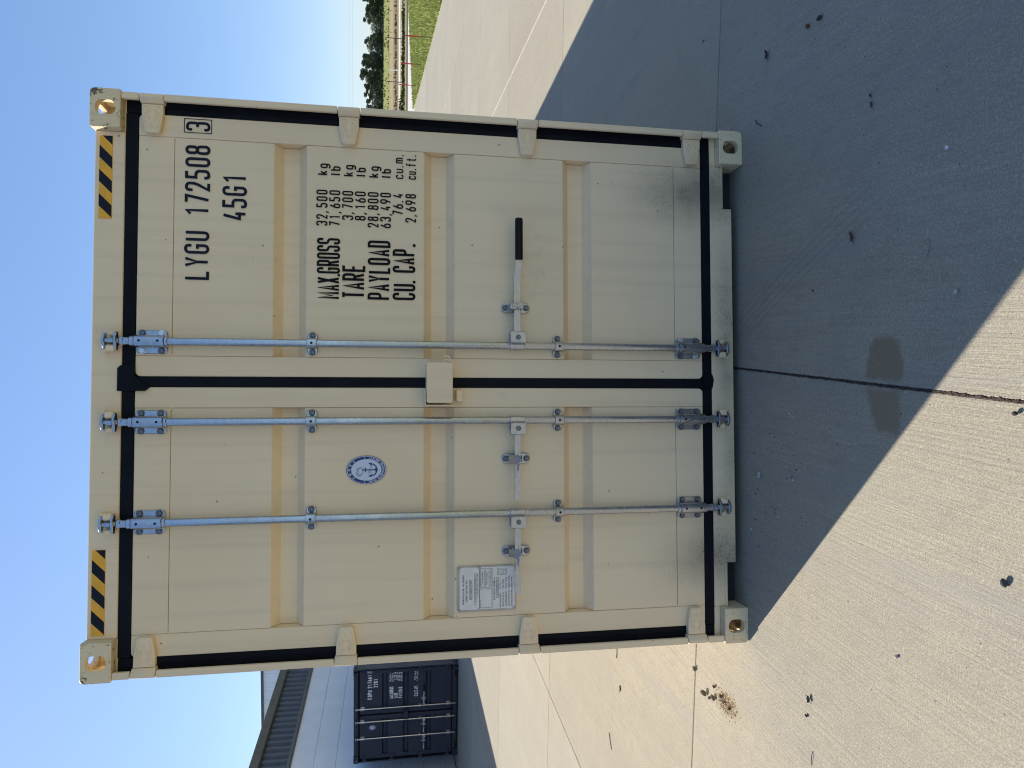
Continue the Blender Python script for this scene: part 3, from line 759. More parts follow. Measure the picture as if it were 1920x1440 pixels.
line(dr, 'ink', 'size_code', ('45G1', .700, 2.2820, .1015, .042, .0130, .0118, YT, dict(width=.200)))
line(dr, 'inkblack', 'lettering', ('MAX.GROSS', .369, 1.8885, .0995, .0262, .0050, .0098, YT, dict(width=.2685)))
line(dr, 'inkblack', 'lettering', ('TARE', .373, 1.7795, .0995, .033, .0068, .0112, YT, dict(width=.151)))
line(dr, 'inkblack', 'lettering', ('PAYLOAD', .370, 1.6700, .0995, .032, .0075, .0110, YT, dict(width=.264)))
line(dr, 'inkblack', 'lettering', ('CU', .371, 1.5590, .1015, .032, .0075, .0112, YT, dict(width=.072)), ('.', .447, 1.559, .1, .03, .007, .0115, YT))
line(dr, 'inkblack', 'lettering', ('CAP', .494, 1.5590, .1015, .032, .0075, .0112, YT, dict(width=.105)), ('.', .612, 1.559, .1, .03, .007, .0115, YT))
for s_, z, u in (('32,500', 1.9435, 'kg'), ('71,650', 1.8885, 'lb'), ('3,700', 1.8330, 'kg'), ('8,160', 1.7785, 'lb'), ('28,800', 1.7225, 'kg'), ('63,490', 1.6680, 'lb'), ('76.4', 1.6135, 'cu.m.'), ('2,698', 1.5570, 'cu.ft.')):
    line(dr, 'inkblack', 'lettering', (s_, .851, z, .0485, .0205, .0088, .0062, YT, dict(right=True)))
    line(dr, 'inkblack', 'unit_lettering', (u, .917, z, .0445, .0205, .010, .0062, YT) if len(u) == 2 else (u, .917, z, .0465, .0195, .0080, .0052, YT, dict(width=.113)))
badge(dl, -.382, 1.771, .0625, .0865, .0490)

# approval plate
m = MB(); px0, px1, pz0, pz1 = -1.0225, -.819, 1.106, 1.371
m.prism(rrect(px0, px1, pz0, pz1, .012, 4), .0455, .0518, 'y', 0)
m.prism(rrect(px0 + .010, px1 - .007, pz0 + .006, pz1 - .010, .008, 3), .0445, .0454, 'y', 1)
yy = .0438
def frame(a, b, c_, d, t=.0012):
    for q in ((a, b, c_, c_ + t), (a, b, d - t, d), (a, a + t, c_ + t, d - t), (b - t, b, c_ + t, d - t)):
        m.sheet([(q[0], q[2]), (q[1], q[2]), (q[1], q[3]), (q[0], q[3])], yy, 2)
def pt(s, x, zoff, h, wd, sw=.0011): text(m, s, x, pz1 - zoff - h, h, h * .62, h * .22, sw, yy, width=wd, mat=2)
pt('APPROVED FOR TRANSPORT', px0 + .033, .023, .0078, .132, .0016); pt('UNDER CUSTOMS SEAL', px0 + .046, .037, .0078, .100, .0016)
frame(px0 + .055, px0 + .143, pz1 - .066, pz1 - .0535); pt('D/NV/CCR2077T5/2009', px0 + .059, .0565, .0070, .080)
pt('TYPE', px0 + .026, .078, .0045, .010); frame(px0 + .040, px0 + .172, pz1 - .0845, pz1 - .0755, .0009); pt('LY40HC 078 MANUFACTURERS NO', px0 + .044, .0775, .005, .118, .0009)
pt('OF THE CONTAINER  LYGU1725083', px0 + .070, .0865, .0048, .100, .0009)
frame(px0 + .012, px1 - .010, pz1 - .0985, pz1 - .0975, .0009)
frame(px0 + .016, px0 + .1005, pz1 - .156, pz1 - .0995); frame(px0 + .106, px1 - .012, pz1 - .1215, pz1 - .0995); frame(px0 + .106, px1 - .012, pz1 - .156, pz1 - .1265)
pt('TIMBER COMPONENT TREATMENT', px0 + .109, .1025, .0048, .078, .0009); pt('IM/TAILEUM 400/2009', px0 + .120, .111, .0048, .056, .0009)
pt('WNG/AL/JSLE', px0 + .118, .129, .0062, .055, .0012); pt('QING DAO INTERNATIONAL', px0 + .110, .140, .0045, .072, .0009); pt('CONTAINER COMPANY CO LTD', px0 + .110, .148, .0045, .078, .0009)
pt('OWNER NO', px0 + .020, .1025, .0042, .030, .0009)
frame(px0 + .016, px1 - .012, pz1 - .1600, pz1 - .1590, .0009)
pt('CSC SAFETY APPROVAL', px0 + .050, .1625, .0080, .100, .0015); frame(px0 + .058, px0 + .150, pz1 - .1855, pz1 - .1745); pt('D/NV/CCR2077/09', px0 + .068, .177, .0060, .070)
frame(px1 - .044, px1 - .014, pz1 - .222, pz1 - .180)
for i in range(5): pt(('2600', '1 AAH', '30 S', 'LOAD', 'KG')[i], px1 - .041, .184 + i * .0073, .0044, .022, .0009)
for i, s in enumerate(('DATE MANUFACTURED', 'IDENTIFICATION NO', 'MAXIMUM OPERATING GROSS MASS', 'ALLOW STACK LOAD FOR 1.8 G', 'TRANSVERSE RACKING TEST FORCE')):
    z0 = .190 + i * .0133; pt(s, px0 + .018, z0, .0056, .058 + .004 * i, .0011); pt(('09/20', 'LYGU 172508', '32500 KG  71650 LB', '216000 KG 476190 LB', '150000 NEWTONS')[i], px0 + .098, z0, .0056, (.024, .04, .05, .055, .05)[i], .0011)
m.build('approval_plate', [M['alutan'], M['alu'], M['platetext']], dl, recalc=False, smooth=False)
for rx, rz in ((px0 + .008, pz1 - .008), (px1 - .008, pz1 - .008), (px0 + .008, pz1 - .098), (px1 - .008, pz1 - .098), (px0 + .010, pz0 + .009)):
    m = MB(); m.prism(ell(rx, rz, .0065, .0065, 12), .0395, .0456, 'y'); m.build('rivet', M['alutan'], dl, bevel=.002)

# ------------------------------------------------------------------ the dark container beside the warehouse
E1 = Vector((.992, -.122, 0)).normalized()
R0 = Vector((-6.53, 14.66, 0)); 
PB = dict(paint=M['navy'], cast=M['navy_cast'], rods=(.17, -.165, -.60), mids=(.965,), zh=.862)
rzb = math.atan2(E1.y, E1.x)
bc, (br, bl) = make_container('shipping_container', tuple(R0 - E1 * 1.219), rzb, 2.591, 6.058, PB,
    'smaller dark navy container with white lettering standing beside the warehouse wall', False)
YT = .0480
line(br, 'inkwhite', 'owner_code', ('EQPU', .400, 2.138, .108, .044, .0145, .020, YT, dict(width=.235)))
m = MB(); text(m, '217661', .690, 2.138, .108, .044, .014, .020, YT, width=.345); 
m.build('serial_number', M['inkwhite'], br, recalc=False, smooth=False)
m = MB(); text(m, '1', 1.085, 2.145, .092, .035, .01, .012, YT)
for a in ((1.075, 1.135, 2.135, 2.140), (1.075, 1.135, 2.243, 2.248), (1.075, 1.080, 2.141, 2.242), (1.130, 1.135, 2.141, 2.242)):
    m.sheet([(a[0], a[2]), (a[1], a[2]), (a[1], a[3]), (a[0], a[3])], YT)
m.build('check_digit', M['inkwhite'], br, recalc=False, smooth=False)
line(br, 'inkwhite', 'size_code', ('22G1', .700, 1.995, .105, .044, .0145, .020, YT, dict(width=.225)))
for s_, z, wd in (('MAX.GROSS', 1.615, .31), ('TARE', 1.505, .15), ('PAYLOAD', 1.395, .29)): line(br, 'inkwhite', 'lettering', (s_, .385, z, .098, .028, .007, .0145, YT, dict(width=wd)))
for i, (s_, u) in enumerate((('30,480', 'kg'), ('67,200', 'lb'), ('2,190', 'kg'), ('4,820', 'lb'), ('28,290', 'kg'), ('62,380', 'lb'))):
    z = 1.668 - i * .0545; line(br, 'inkwhite', 'lettering', (s_, .985, z, .046, .021, .008, .0088, YT, dict(right=True))); line(br, 'inkwhite', 'unit_lettering', (u, 1.012, z, .044, .021, .009, .0088, YT))
line(br, 'inkwhite', 'lettering', ('CU.CAP.', .405, 1.005, .102, .030, .008, .0145, YT, dict(width=.29)))
for i, (s_, u) in enumerate((('33.2', 'cu.m.'), ('1,172', 'cu.ft.'))):
    z = 1.06 - i * .0545; line(br, 'inkwhite', 'lettering', (s_, .935, z, .046, .021, .008, .0088, YT, dict(right=True))); line(br, 'inkwhite', 'unit_lettering', (u, .965, z, .044, .017, .007, .0088, YT, dict(width=.10)))
m = MB(); text(m, 'C0H7Z-|', -.80, .20, .10, .06, .025, .006, YT, width=.62); m.build('chalk_scribble', M['chalk'], bl, recalc=False, smooth=False)
badge(bl, -.335, 2.13, .066, .085, .0490, detail=False)

# ------------------------------------------------------------------ warehouse on the left
NW = E1; WW = Vector((.122, .992, 0)).normalized()
m0 = R0 - E1 * 2.438 - E1 * 0.6
wh = empty('warehouse', tuple(m0), rzb, label='pale warehouse with dark ribbed band and gutter, behind the navy container', cat='warehouse')
M['whitewall'] = simple_mat('white_wall_panel', (0.79, 0.81, 0.835), 0.5, 0, 1.2, 0.05)
M['darkmetal'] = simple_mat('dark_ribbed_metal', (0.075, 0.09, 0.118), 0.45, 0.2, 3, 0.15)
M['trim'] = simple_mat('grey_brown_trim', (0.115, 0.115, 0.105), 0.5, 0.2, 3, 0.15)
M['palemetal'] = simple_mat('pale_ribbed_metal', (0.74, 0.75, 0.76), 0.45, 0.0, 2, 0.06)
M['roofgrey'] = simple_mat('grey_roof_metal', (0.45, 0.46, 0.48), 0.4, 0.3, 2, 0.08)
YA, YB = -30.0, 15.0
zs = [.0, .26, .83, 1.40, 1.97, 2.54, 3.10, 3.67, 4.262]
pme = {}
for a, b in zip(zs, zs[1:]):
    hh = round(b - a, 3)
    if hh not in pme:
        m = MB(); m.box(-.08, 0, YA, YB, .003, hh - .003); pme[hh] = m.mesh('wall_panel', M['whitewall'], bevel=.003)
    link('wall_panel', pme[hh], wh, (0, 0, a))
m = MB(); m.box(-14, -.079, YA + .01, YB + 20, 0, 5.02); m.build('core_wall', M['trim'], wh)
m = MB()
pr = []; y = YA
while y < YB:
    pr += [(.0, y), (.0, y + .11), (.055, y + .14), (.055, y + .235), (.0, y + .265)]; y += .285
pr += [(.0, YB)]
m.prism([(p + .006, q) for p, q in pr] + [(-.03, YB), (-.03, YA)], 4.345, 5.03, 'z'); m.build('siding_band', M['darkmetal'], wh, smooth=False)
m = MB(); m.box(-.02, .062, YA, YB, 4.262, 4.345); m.box(-.02, .048, YA, YB, 4.235, 4.262); m.build('base_trim', M['trim'], wh, bevel=.004)
m = MB(); m.prism([(.0, 5.0), (.16, 5.0), (.19, 5.03), (.19, 5.16), (.215, 5.20), (.215, 5.235), (.19, 5.235), (.16, 5.06), (.0, 5.06)], YA, YB, 'y')
bmx = m.build('gutter', M['trim'], wh, bevel=.004)
m = MB(); m.box(-.1, .065, YA, YB, 5.06, 5.20); m.build('eave_flashing', M['darkmetal'], wh)
m = MB(); m.prism([(.12, 5.20), (-14, 5.75), (-14, 5.65), (.12, 5.15)], YA, YB - .1, 'y'); m.build('low_roof', M['roofgrey'], wh)
# taller hall behind, its front wall facing the yard
TX0, TX1, TY, TZ = -26.0, 5.2, YB + .0, 7.48
m = MB(); m.box(TX0, TX1, TY + .06, TY + 20, 0, TZ - .05); m.build('hall_core', M['palemetal'], wh)
m = MB(); pr = []; x = TX0
while x < TX1 - .1:
    pr += [(x, .0), (x + .03, -.035), (x + .07, -.035), (x + .10, .0), (x + .19, .0), (x + .20, -.008), (x + .22, -.008), (x + .23, 0), (x + .30, .0), (x + .31, -.008), (x + .33, -.008), (x + .34, 0)]; x += .42
pr += [(TX1, 0)]
m.prism([(p, TY + q) for p, q in pr] + [(TX1, TY + .055), (TX0, TY + .055)], .0, TZ - .08, 'z'); m.build('hall_siding', M['palemetal'], wh, smooth=False)
m = MB(); m.box(TX0, TX1 + .05, TY - .12, TY + 20.1, TZ - .08, TZ + .03); m.build('hall_eave_trim', M['darkmetal'], wh, bevel=.006)

# ------------------------------------------------------------------ ground: concrete yard laid in slabs
TH = math.radians(-6.5); e1 = Vector((math.cos(TH), math.sin(TH))); e2 = Vector((-math.sin(TH), math.cos(TH)))
def concrete_mat():
    t = NT('broomed_concrete'); p = t.pos()
    q = t.mapping(p, rot=(0, 0, -TH))
    oi = t.n('ShaderNodeObjectInfo').outputs['Random']
    broom = t.noise(t.mapping(q, scale=(95, 2.0, 1)), 1.0, 3, 0.7)
    broom2 = t.noise(t.mapping(q, scale=(36, .55, 1)), 1.0, 4, 0.7)
    wide = t.noise(t.mapping(q, scale=(3.2, .22, 1)), 1.0, 4, 0.6)
    blot = t.noise(p, .55, 4); blot2 = t.noise(p, 3.1, 4, 0.6); grain = t.noise(p, 190, 3, 0.9); grain2 = t.noise(p, 90, 3, 0.7)
    c = t.mix(t.mapr(blot, .3, .7), (.375, .338, .252), (.445, .405, .308))
    c = t.mix(t.mapr(wide, .35, .7, 0, .55), c, (.36, .315, .228))
    c = t.mix(t.mapr(blot2, .46, .70, 0, .45), c, (.31, .285, .242))
    mott = t.noise(t.mapping(q, scale=(22, 9, 1)), 1.0, 5, .75)
    c = t.mix(t.mapr(mott, .50, .72, 0, .5), c, (.20, .18, .145))
    c = t.mix(t.mapr(broom, .42, .64, 0, .55), c, (.30, .268, .212))
    c = t.mix(t.mapr(broom2, .42, .75, 0, .20), c, (.315, .282, .225))
    c = t.mix(t.mapr(grain, .44, .60, 0, .9), c, (.19, .166, .126))
    c = t.mix(t.mapr(grain2, .54, .68, 0, .45), c, (.54, .495, .39))
    c = t.mix(t.mapr(oi, 0, 1, 0, .15), c, (.52, .485, .40))
    # worn wheel paths and scuffs, long smears across the joints
    sm = t.noise(t.mapping(p, rot=(0, 0, .62), scale=(5.5, .35, 1)), 1.0, 4, 0.6)
    c = t.mix(t.mapr(sm, .54, .74, 0, .5), c, (.27, .255, .24))
    sm2 = t.noise(t.mapping(p, rot=(0, 0, -.75), scale=(7, .5, 1)), 1.0, 3, 0.6)
    c = t.mix(t.mapr(sm2, .60, .78, 0, .35), c, (.30, .28, .26))
    # dark specks
    vo = t.n('ShaderNodeTexVoronoi', i_Scale=16.0); t.set(vo, 'Vector', p)
    rs = t.n('ShaderNodeSeparateColor'); t.set(rs, '0', vo.outputs['Color'])
    spk = t.math('MULTIPLY', t.mapr(vo.outputs['Distance'], .05, .075, 1, 0), t.math('GREATER_THAN', rs.outputs[0], .62))
    c = t.mix(t.math('MULTIPLY', spk, .7), c, (.09, .085, .08))
    # brown wet-looking stain across the centre joint
    def oval(cx, cy, rx, ry, edge):
        wob = t.math('MULTIPLY', t.noise(p, 9, 3), .5)
        mp = t.mapping(p, loc=(-cx / rx, -cy / ry, 0), scale=(1 / rx, 1 / ry, 0))
        return t.mapr(t.math('ADD', t.length(mp), wob), 1.25 - edge, 1.25 + edge, 1, 0, True)
    sq = t.n('ShaderNodeSeparateXYZ'); t.set(sq, '0', q)
    wob = t.math('MULTIPLY', t.math('SUBTRACT', t.noise(p, 22, 5, .7), .5), .05); wob2 = t.math('MULTIPLY', t.math('SUBTRACT', t.noise(p, 9, 2), .5), .06)
    sa = t.math('ADD', t.math('SUBTRACT', sq.outputs[0], .07), wob); ta = t.math('ADD', t.math('ADD', sq.outputs[1], .945), t.math('ADD', wob, wob2))
    # upper patch: dome that ends short of the joint;  lower patch: slanted block
    d1 = t.math('ADD', t.math('POWER', t.math('ABSOLUTE', t.math('DIVIDE', t.math('SUBTRACT', sa, .03), .140)), 3.0), t.math('POWER', t.math('ABSOLUTE', t.math('DIVIDE', ta, .092)), 3.0))
    u1 = t.math('MULTIPLY', t.mapr(d1, .62, 1.15, 1, 0, True), t.mapr(sa, .004, .030, 0, 1, True))
    tb = t.math('ADD', ta, t.math('MULTIPLY', sa, -.20))
    d2 = t.math('MAXIMUM', t.math('DIVIDE', t.math('ABSOLUTE', t.math('ADD', sa, .085)), .082), t.math('DIVIDE', t.math('ABSOLUTE', tb), t.math('ADD', .098, t.math('MULTIPLY', sa, .22))))
    u2 = t.mapr(d2, .72, 1.06, 1, 0, True)
    o1 = t.math('MULTIPLY', t.math('MAXIMUM', u1, t.math('MULTIPLY', u2, .9)), t.mapr(grain2, .3, .6, .7, 1.0))
    c = t.mix(t.math('MULTIPLY', o1, .72), c, (.200, .145, .075))
    o2 = oval(-1.60, .22, .05, .12, .3)
    c = t.mix(t.math('MULTIPLY', t.math('MULTIPLY', o2, t.mapr(grain2, .45, .6)), .8), c, (.24, .17, .07))
    # tyre scuff: fine parallel lines running to the container
    d = Vector((.68 - .28, -.95 - .08)).normalized(); ang = math.atan2(d.y, d.x)
    tl = t.mapping(p, loc=(0, 0, 0), rot=(0, 0, -ang))
    base = Matrix.Rotation(-ang, 2) @ Vector((.46, -.42))
    sp = t.n('ShaderNodeSeparateXYZ'); t.set(sp, '0', tl)
    yy_ = t.math('SUBTRACT', sp.outputs[1], base.y); xx_ = t.math('SUBTRACT', sp.outputs[0], base.x)
    yy_ = t.math('ADD', yy_, t.math('MULTIPLY', t.math('MULTIPLY', xx_, xx_), .10))
    env = t.math('MULTIPLY', t.mapr(t.math('ABSOLUTE', yy_), .05, .10, 1, 0, True), t.mapr(t.math('ABSOLUTE', xx_), .35, .75, 1, 0, True))
    wv = t.mapr(t.math('SINE', t.math('MULTIPLY', yy_, 190.0)), -.2, .9)
    c = t.mix(t.math('MULTIPLY', t.math('MULTIPLY', env, wv), .20), c, (.14, .135, .135))
    h = t.math('ADD', t.math('MULTIPLY', broom, .8), t.math('MULTIPLY', grain, .45)); h = t.math('ADD', h, t.math('MULTIPLY', broom2, .18))
    t.bump(h, 0.85, 0.005)
    t.set(t.b, 'Specular_IOR_Level', .25)
    return t.out(Base_Color=c, Roughness=.86)
M['concrete'] = concrete_mat()
def clip_poly(poly, f):
    o = []
    for i in range(len(poly)):
        a, b = poly[i], poly[(i + 1) % len(poly)]; fa, fb = f(a), f(b)
        if fa >= 0: o.append(a)
        if fa * fb < 0: t = fa / (fa - fb); o.append(a + (b - a) * t)
    return o
EA, EB = Vector((13.98, 20.62)), Vector((24.6, 54.64)); en = Vector((EB.y - EA.y, -(EB.x - EA.x))).normalized()    # points right, off the yard
edge_d = lambda q: -(q - EA).dot(en)
yard_poly = [Vector((-70, -40)), Vector((45, -40)), Vector((45, 60)), Vector((-70, 60))]
yard_poly = clip_poly(clip_poly(yard_poly, edge_d), lambda q: 62 - q.y)
m = MB(); m.add([(q.x, q.y, -.012) for q in yard_poly], [tuple(range(len(yard_poly)))], 0)
yard = m.build('concrete_yard', M['joint'], smooth=False, recalc=False, kind='structure', label='broad pale concrete yard of jointed slabs')
def inset(poly, g):
    n = len(poly); out = []
    for i in range(n):
        a, b, c = poly[i - 1], poly[i], poly[(i + 1) % n]
        d0 = (b - a).normalized(); d1 = (c - b).normalized(); n0 = Vector((-d0.y, d0.x)); n1 = Vector((-d1.y, d1.x))
        t = n0 + n1; kk = g / max(.3, (1 + n0.dot(n1))); out.append(b + t * kk)
    return out
S_ = [-33.3, -29.6, -25.9, -22.2, -18.5, -14.8, -11.1, -7.37, -3.63, .07, 3.87, 7.6, 11.35, 15.1, 18.85, 22.6, 26.3]
T_ = [-10.1, -6.6, -3.08, .42, 3.92, 7.3, 10.9, 14.4, 17.9, 21.4, 24.9, 28.4, 31.9, 35.4, 38.9, 42.4, 45.9, 49.4, 52.9, 56.4]
GAP = {.07: .0030, 3.87: .011, -3.63: .004}
for i in range(len(S_) - 1):
    for j in range(len(T_) - 1):
        s0, s1, t0, t1 = S_[i], S_[i + 1], T_[j], T_[j + 1]
        if s1 < -8 and not (-12 < s0 and t0 > -10): continue
        g0, g1 = GAP.get(s0, .0035), GAP.get(s1, .0035); gt = .0035
        poly = [e1 * a + e2 * b for a, b in ((s0 + g0, t0 + gt), (s1 - g1, t0 + gt), (s1 - g1, t1 - gt), (s0 + g0, t1 - gt))]
        poly = clip_poly(poly, edge_d)
        if len(poly) < 3: continue
        ctr = sum(poly, Vector((0, 0))) / len(poly)
        top = inset(poly, .004); n = len(poly)
        vs_ = [(q.x, q.y, 0) for q in top] + [(q.x, q.y, -.003) for q in poly] + [(q.x, q.y, -.011) for q in poly]
        fs = [tuple(range(n))] + [(i2, n + i2, n + (i2 + 1) % n, (i2 + 1) % n) for i2 in range(n)] + [(n + i2, 2 * n + i2, 2 * n + (i2 + 1) % n, n + (i2 + 1) % n) for i2 in range(n)]
        mm = MB(); mm.add(vs_, fs); mm.build('concrete_slab', M['concrete'], yard, smooth=False)
# ragged sealant in the centre joint
m = MB(); r3 = random.Random(11)
tcur = -3.0; 
while tcur < .415:
    L_ = .004 + .010 * r3.random(); s0 = .07 + r3.uniform(-.0022, .0022); ww = r3.uniform(.0016, .0042) * (1.1 if tcur < -.4 else .8)
    a = e1 * (s0 - ww) + e2 * tcur; b = e1 * (s0 + ww) + e2 * (tcur + .004 * r3.random()); c_ = e1 * (s0 + ww * r3.uniform(.6, 1.2)) + e2 * (tcur + L_); d = e1 * (s0 - ww * r3.uniform(.6, 1.2)) + e2 * (tcur + L_)
    zz = r3.uniform(.0008, .0032); m.add([(q.x, q.y, zz) for q in (a, b, c_, d)] + [(q.x, q.y, -.006) for q in (a, b, c_, d)], [(0, 1, 2, 3), (0, 4, 5, 1), (1, 5, 6, 2), (2, 6, 7, 3), (3, 7, 4, 0)])
    tcur += L_ * r3.uniform(.75, 1.1)
m.build('joint_sealant', M['joint'], yard, smooth=False, kind='stuff')

M['sunlitsealant'] = simple_mat('sealant_sunlit_edge', (.50, .475, .41), .8, 0, 9, .2)  # pale strip in the sealed joint, its sunlit edge painted into the colour
m = MB(); r3 = random.Random(12); tcur = .45
while tcur < 40:
    L_ = r3.uniform(.3, 1.1); a = e1 * 3.863 + e2 * tcur; b = e1 * 3.877 + e2 * tcur; c_ = e1 * 3.877 + e2 * (tcur + L_); d = e1 * 3.863 + e2 * (tcur + L_)
    m.add([(q.x, q.y, .0015) for q in (a, b, c_, d)] + [(q.x, q.y, -.010) for q in (a, b, c_, d)], [(0, 1, 2, 3), (0, 4, 5, 1), (1, 5, 6, 2), (2, 6, 7, 3), (3, 7, 4, 0)]); tcur += L_ + r3.uniform(.0, .012)
m.build('joint_sealant', M['sunlitsealant'], yard, smooth=False, kind='stuff')

# ------------------------------------------------------------------ land beyond the yard
PROF = [(-4000, 0), (80, 0), (86, .06), (93, .15), (109, .63), (118, .84), (147, 1.75), (197, 2.85), (277, 4.9), (383, 7.35), (600, 8.2), (9000, 9)]
def zt(y):
    for (a, za), (b, zb) in zip(PROF, PROF[1:]):
        if y <= b: return za + (zb - za) * (y - a) / (b - a)
    return PROF[-1][1]
def field_mat(name, c1, c2, scale, c3=None, k=.5):
    t = NT(name); p = t.pos(); n1 = t.noise(t.mapping(p, scale=(.35, 1, 1)), scale, 5, .65); n2 = t.noise(p, scale * 9, 3, .7)
    c = t.mix(t.mapr(n1, .32, .68), c1, c2)
    c = t.mix(t.mapr(n2, .4, .7, 0, k), c, c3 or tuple(x * .55 for x in c1))
    t.set(t.b, 'Specular_IOR_Level', .1)
    return t.out(Base_Color=c, Roughness=.95)
M['verge'] = field_mat('verge_soil_grass', (.25, .28, .07), (.32, .32, .10), .5, None, .2)
M['path'] = field_mat('pale_path_concrete', (.50, .46, .42), (.56, .52, .48), .4, (.44, .40, .36))
M['asphalt'] = field_mat('dark_asphalt', (.045, .046, .05), (.06, .06, .062), .3)
M['drygrass'] = field_mat('dry_grass', (.30, .24, .12), (.24, .23, .09), .25)
M['gravel'] = field_mat('pale_gravel', (.55, .50, .40), (.62, .57, .47), .3)
M['dirt'] = field_mat('brown_dirt', (.26, .19, .12), (.20, .16, .09), .12)
M['tan'] = field_mat('tan_field', (.36, .27, .15), (.31, .25, .13), .06)
M['meadow'] = field_mat('green_meadow', (.19, .23, .075), (.29, .27, .09), .05, (.15, .18, .06), .22)
m = MB(); ys = [-4000, -40, 62, 80]; 
def strip(name, mat, ylist, x0=-500, x1=700, dz=0.0, lab=None):
    mm = MB()
    for a, b in zip(ylist, ylist[1:]): mm.add([(x0, a, zt(a) + dz), (x1, a, zt(a) + dz), (x1, b, zt(b) + dz), (x0, b, zt(b) + dz)], [(0, 1, 2, 3)])
    return mm.build(name, mat, smooth=False, recalc=False, kind='structure', label=lab)
mm = MB(); mm.add([(-9000, -9000, -.03), (9000, -9000, -.03), (9000, 80, -.03), (-9000, 80, -.03)], [(0, 1, 2, 3)]); mm.build('ground', M['verge'], smooth=False, recalc=False, kind='structure')
# green verge between yard edge and path, laid just under the slab level
pa = [Vector(q) for q in ((14.0, 42.0), (25.27, 56.21), (33.08, 63.89), (47.95, 78.46), (60, 79.9))]
vp = [EA + (EA - EB) * 2.2, Vector((160, -60)), Vector((160, 79.9))] + pa[::-1] + [EB + (EB - EA) * .02]
vp = [Vector((EA + (EA - EB) * 2.2)), Vector((160, -60)), Vector((160, 79.9)), Vector((60, 79.9)), Vector((47.95, 78.46)), Vector((33.08, 63.89)), Vector((25.27, 56.21)), Vector((24.7, 55.0))]
m = MB(); m.add([(q.x, q.y, -.004) for q in vp], [tuple(range(len(vp)))]); m.build('grass_verge', M['verge'], smooth=False, recalc=False, kind='structure')
pp = [Vector((24.7, 55.0)), Vector((25.27, 56.21)), Vector((33.08, 63.89)), Vector((47.95, 78.46)), Vector((60, 79.9)), Vector((60, 80)), Vector((-200, 80)), Vector((-200, 60.5)), Vector((26.4, 60.5))]
m = MB(); m.add([(q.x, q.y, .002) for q in ((Vector((24.0, 52.6)),) + (Vector((25.27, 56.21)), Vector((33.08, 63.89)), Vector((47.95, 78.46)), Vector((60, 79.9)), Vector((60, 80)), Vector((-60, 80)), Vector((-60, 52.6))))], [tuple(range(8))])
m.build('concrete_path', M['path'], smooth=False, recalc=False, kind='structure')
strip('asphalt_road', M['asphalt'], [80, 86], lab='dark asphalt road beyond the grass verge')
strip('dry_grass_strip', M['drygrass'], [86, 93, 109])
strip('gravel_road', M['gravel'], [109, 118])
strip('dirt_bank', M['dirt'], [118, 147])
strip('tan_field', M['tan'], [147, 197])
strip('meadow', M['meadow'], [197, 277, 383, 600], -1500, 1500)
strip('far_land', M['meadow'], [600, 9000], -9000, 9000)

# grass blades on the verge
M['blade'] = None
def blade_mat():
    t = NT('grass_blade'); p = t.pos(); n = t.noise(p, .8, 4, .7); oi = t.noise(p, 14, 2)
    c = t.mix(t.mapr(n, .2, .8), (.25, .30, .065), (.38, .38, .10)); c = t.mix(t.mapr(oi, .5, .7, 0, .35), c, (.50, .44, .16))
    return t.out(Base_Color=c, Roughness=.8)
bm_ = blade_mat(); rg = random.Random(5); vs_, fs = [], []
def inside_verge(q):
    if edge_d(q) > -.05: return False
    a, b = Vector((25.27, 56.21)), Vector((47.95, 78.46)); d = b - a
    return d.x * (q.y - a.y) - d.y * (q.x - a.x) < -.1
cnt = 0
while cnt < 52000:
    y = 18 + 62 * rg.random() ** 1.35; x = 12.5 + (y - 18) * .34 + rg.random() * (6 + (y - 18) * .42); q = Vector((x, y))
    if not inside_verge(q): continue
    a = rg.uniform(0, 2 * PI); w_ = rg.uniform(.012, .03) * (1 + (y - 18) * .02); h = rg.uniform(.05, .15) * (1 if rg.random() < .9 else 1.6); l = rg.uniform(-.06, .06); l2 = rg.uniform(-.06, .06)
    n = len(vs_); vs_ += [(x - w_ * math.cos(a), y - w_ * math.sin(a), -.004), (x + w_ * math.cos(a), y + w_ * math.sin(a), -.004), (x + l, y + l2, h)]; fs.append((n, n + 1, n + 2)); cnt += 1
me = bpy.data.meshes.new('grass'); me.from_pydata(vs_, [], fs); me.materials.append(bm_)
link('grass', me, kind='stuff', label='short green grass on the verge')

# ditch scrub and pale stones along the dry strip
M['scrub'] = field_mat('scrub_leaf', (.03, .045, .018), (.06, .075, .03), 2.0)
M['stone'] = simple_mat('pale_stone', (.50, .47, .40), .9, 0, 2, .3)
vs_, fs = [], []
for i in range(9000):
    x = rg.uniform(10, 120); y = 94 + rg.gauss(0, .9); dens = .35 + .65 * (math.sin(x * .31) * .5 + .5) * (1.0 if x < 44 else .55)
    if x < 40: dens = 1
    hmax = .75 if x < 43 else .35
    if rg.random() > dens: continue
    z = zt(y) + rg.random() * hmax; s_ = rg.uniform(.08, .22); a = rg.uniform(0, PI); n = len(vs_)
    dx, dy = s_ * math.cos(a), s_ * math.sin(a); vs_ += [(x - dx, y - dy, z - s_ * .5), (x + dx, y + dy, z - s_ * .4), (x + dx * .3, y + dy * .3, z + s_)]; fs.append((n, n + 1, n + 2))
me = bpy.data.meshes.new('scrub'); me.from_pydata(vs_, [], fs); me.materials.append(M['scrub'])
link('ditch_scrub', me, kind='stuff', label='low dark scrub along the ditch')
vs_, fs = [], []
for i in range(1500):
    x = rg.uniform(-60, 14); y = 124 + rg.gauss(0, 3)
m = MB()
for i in range(320):
    x = rg.uniform(38, 120); y = 100 + rg.gauss(0, .5); s_ = rg.uniform(.12, .3)
    m.tube([(x, y, zt(y) - .05), (x + rg.uniform(-.05, .05), y, zt(y) + s_ * .5), (x, y, zt(y) + s_)], [s_ * .8, s_, s_ * .3], 5)
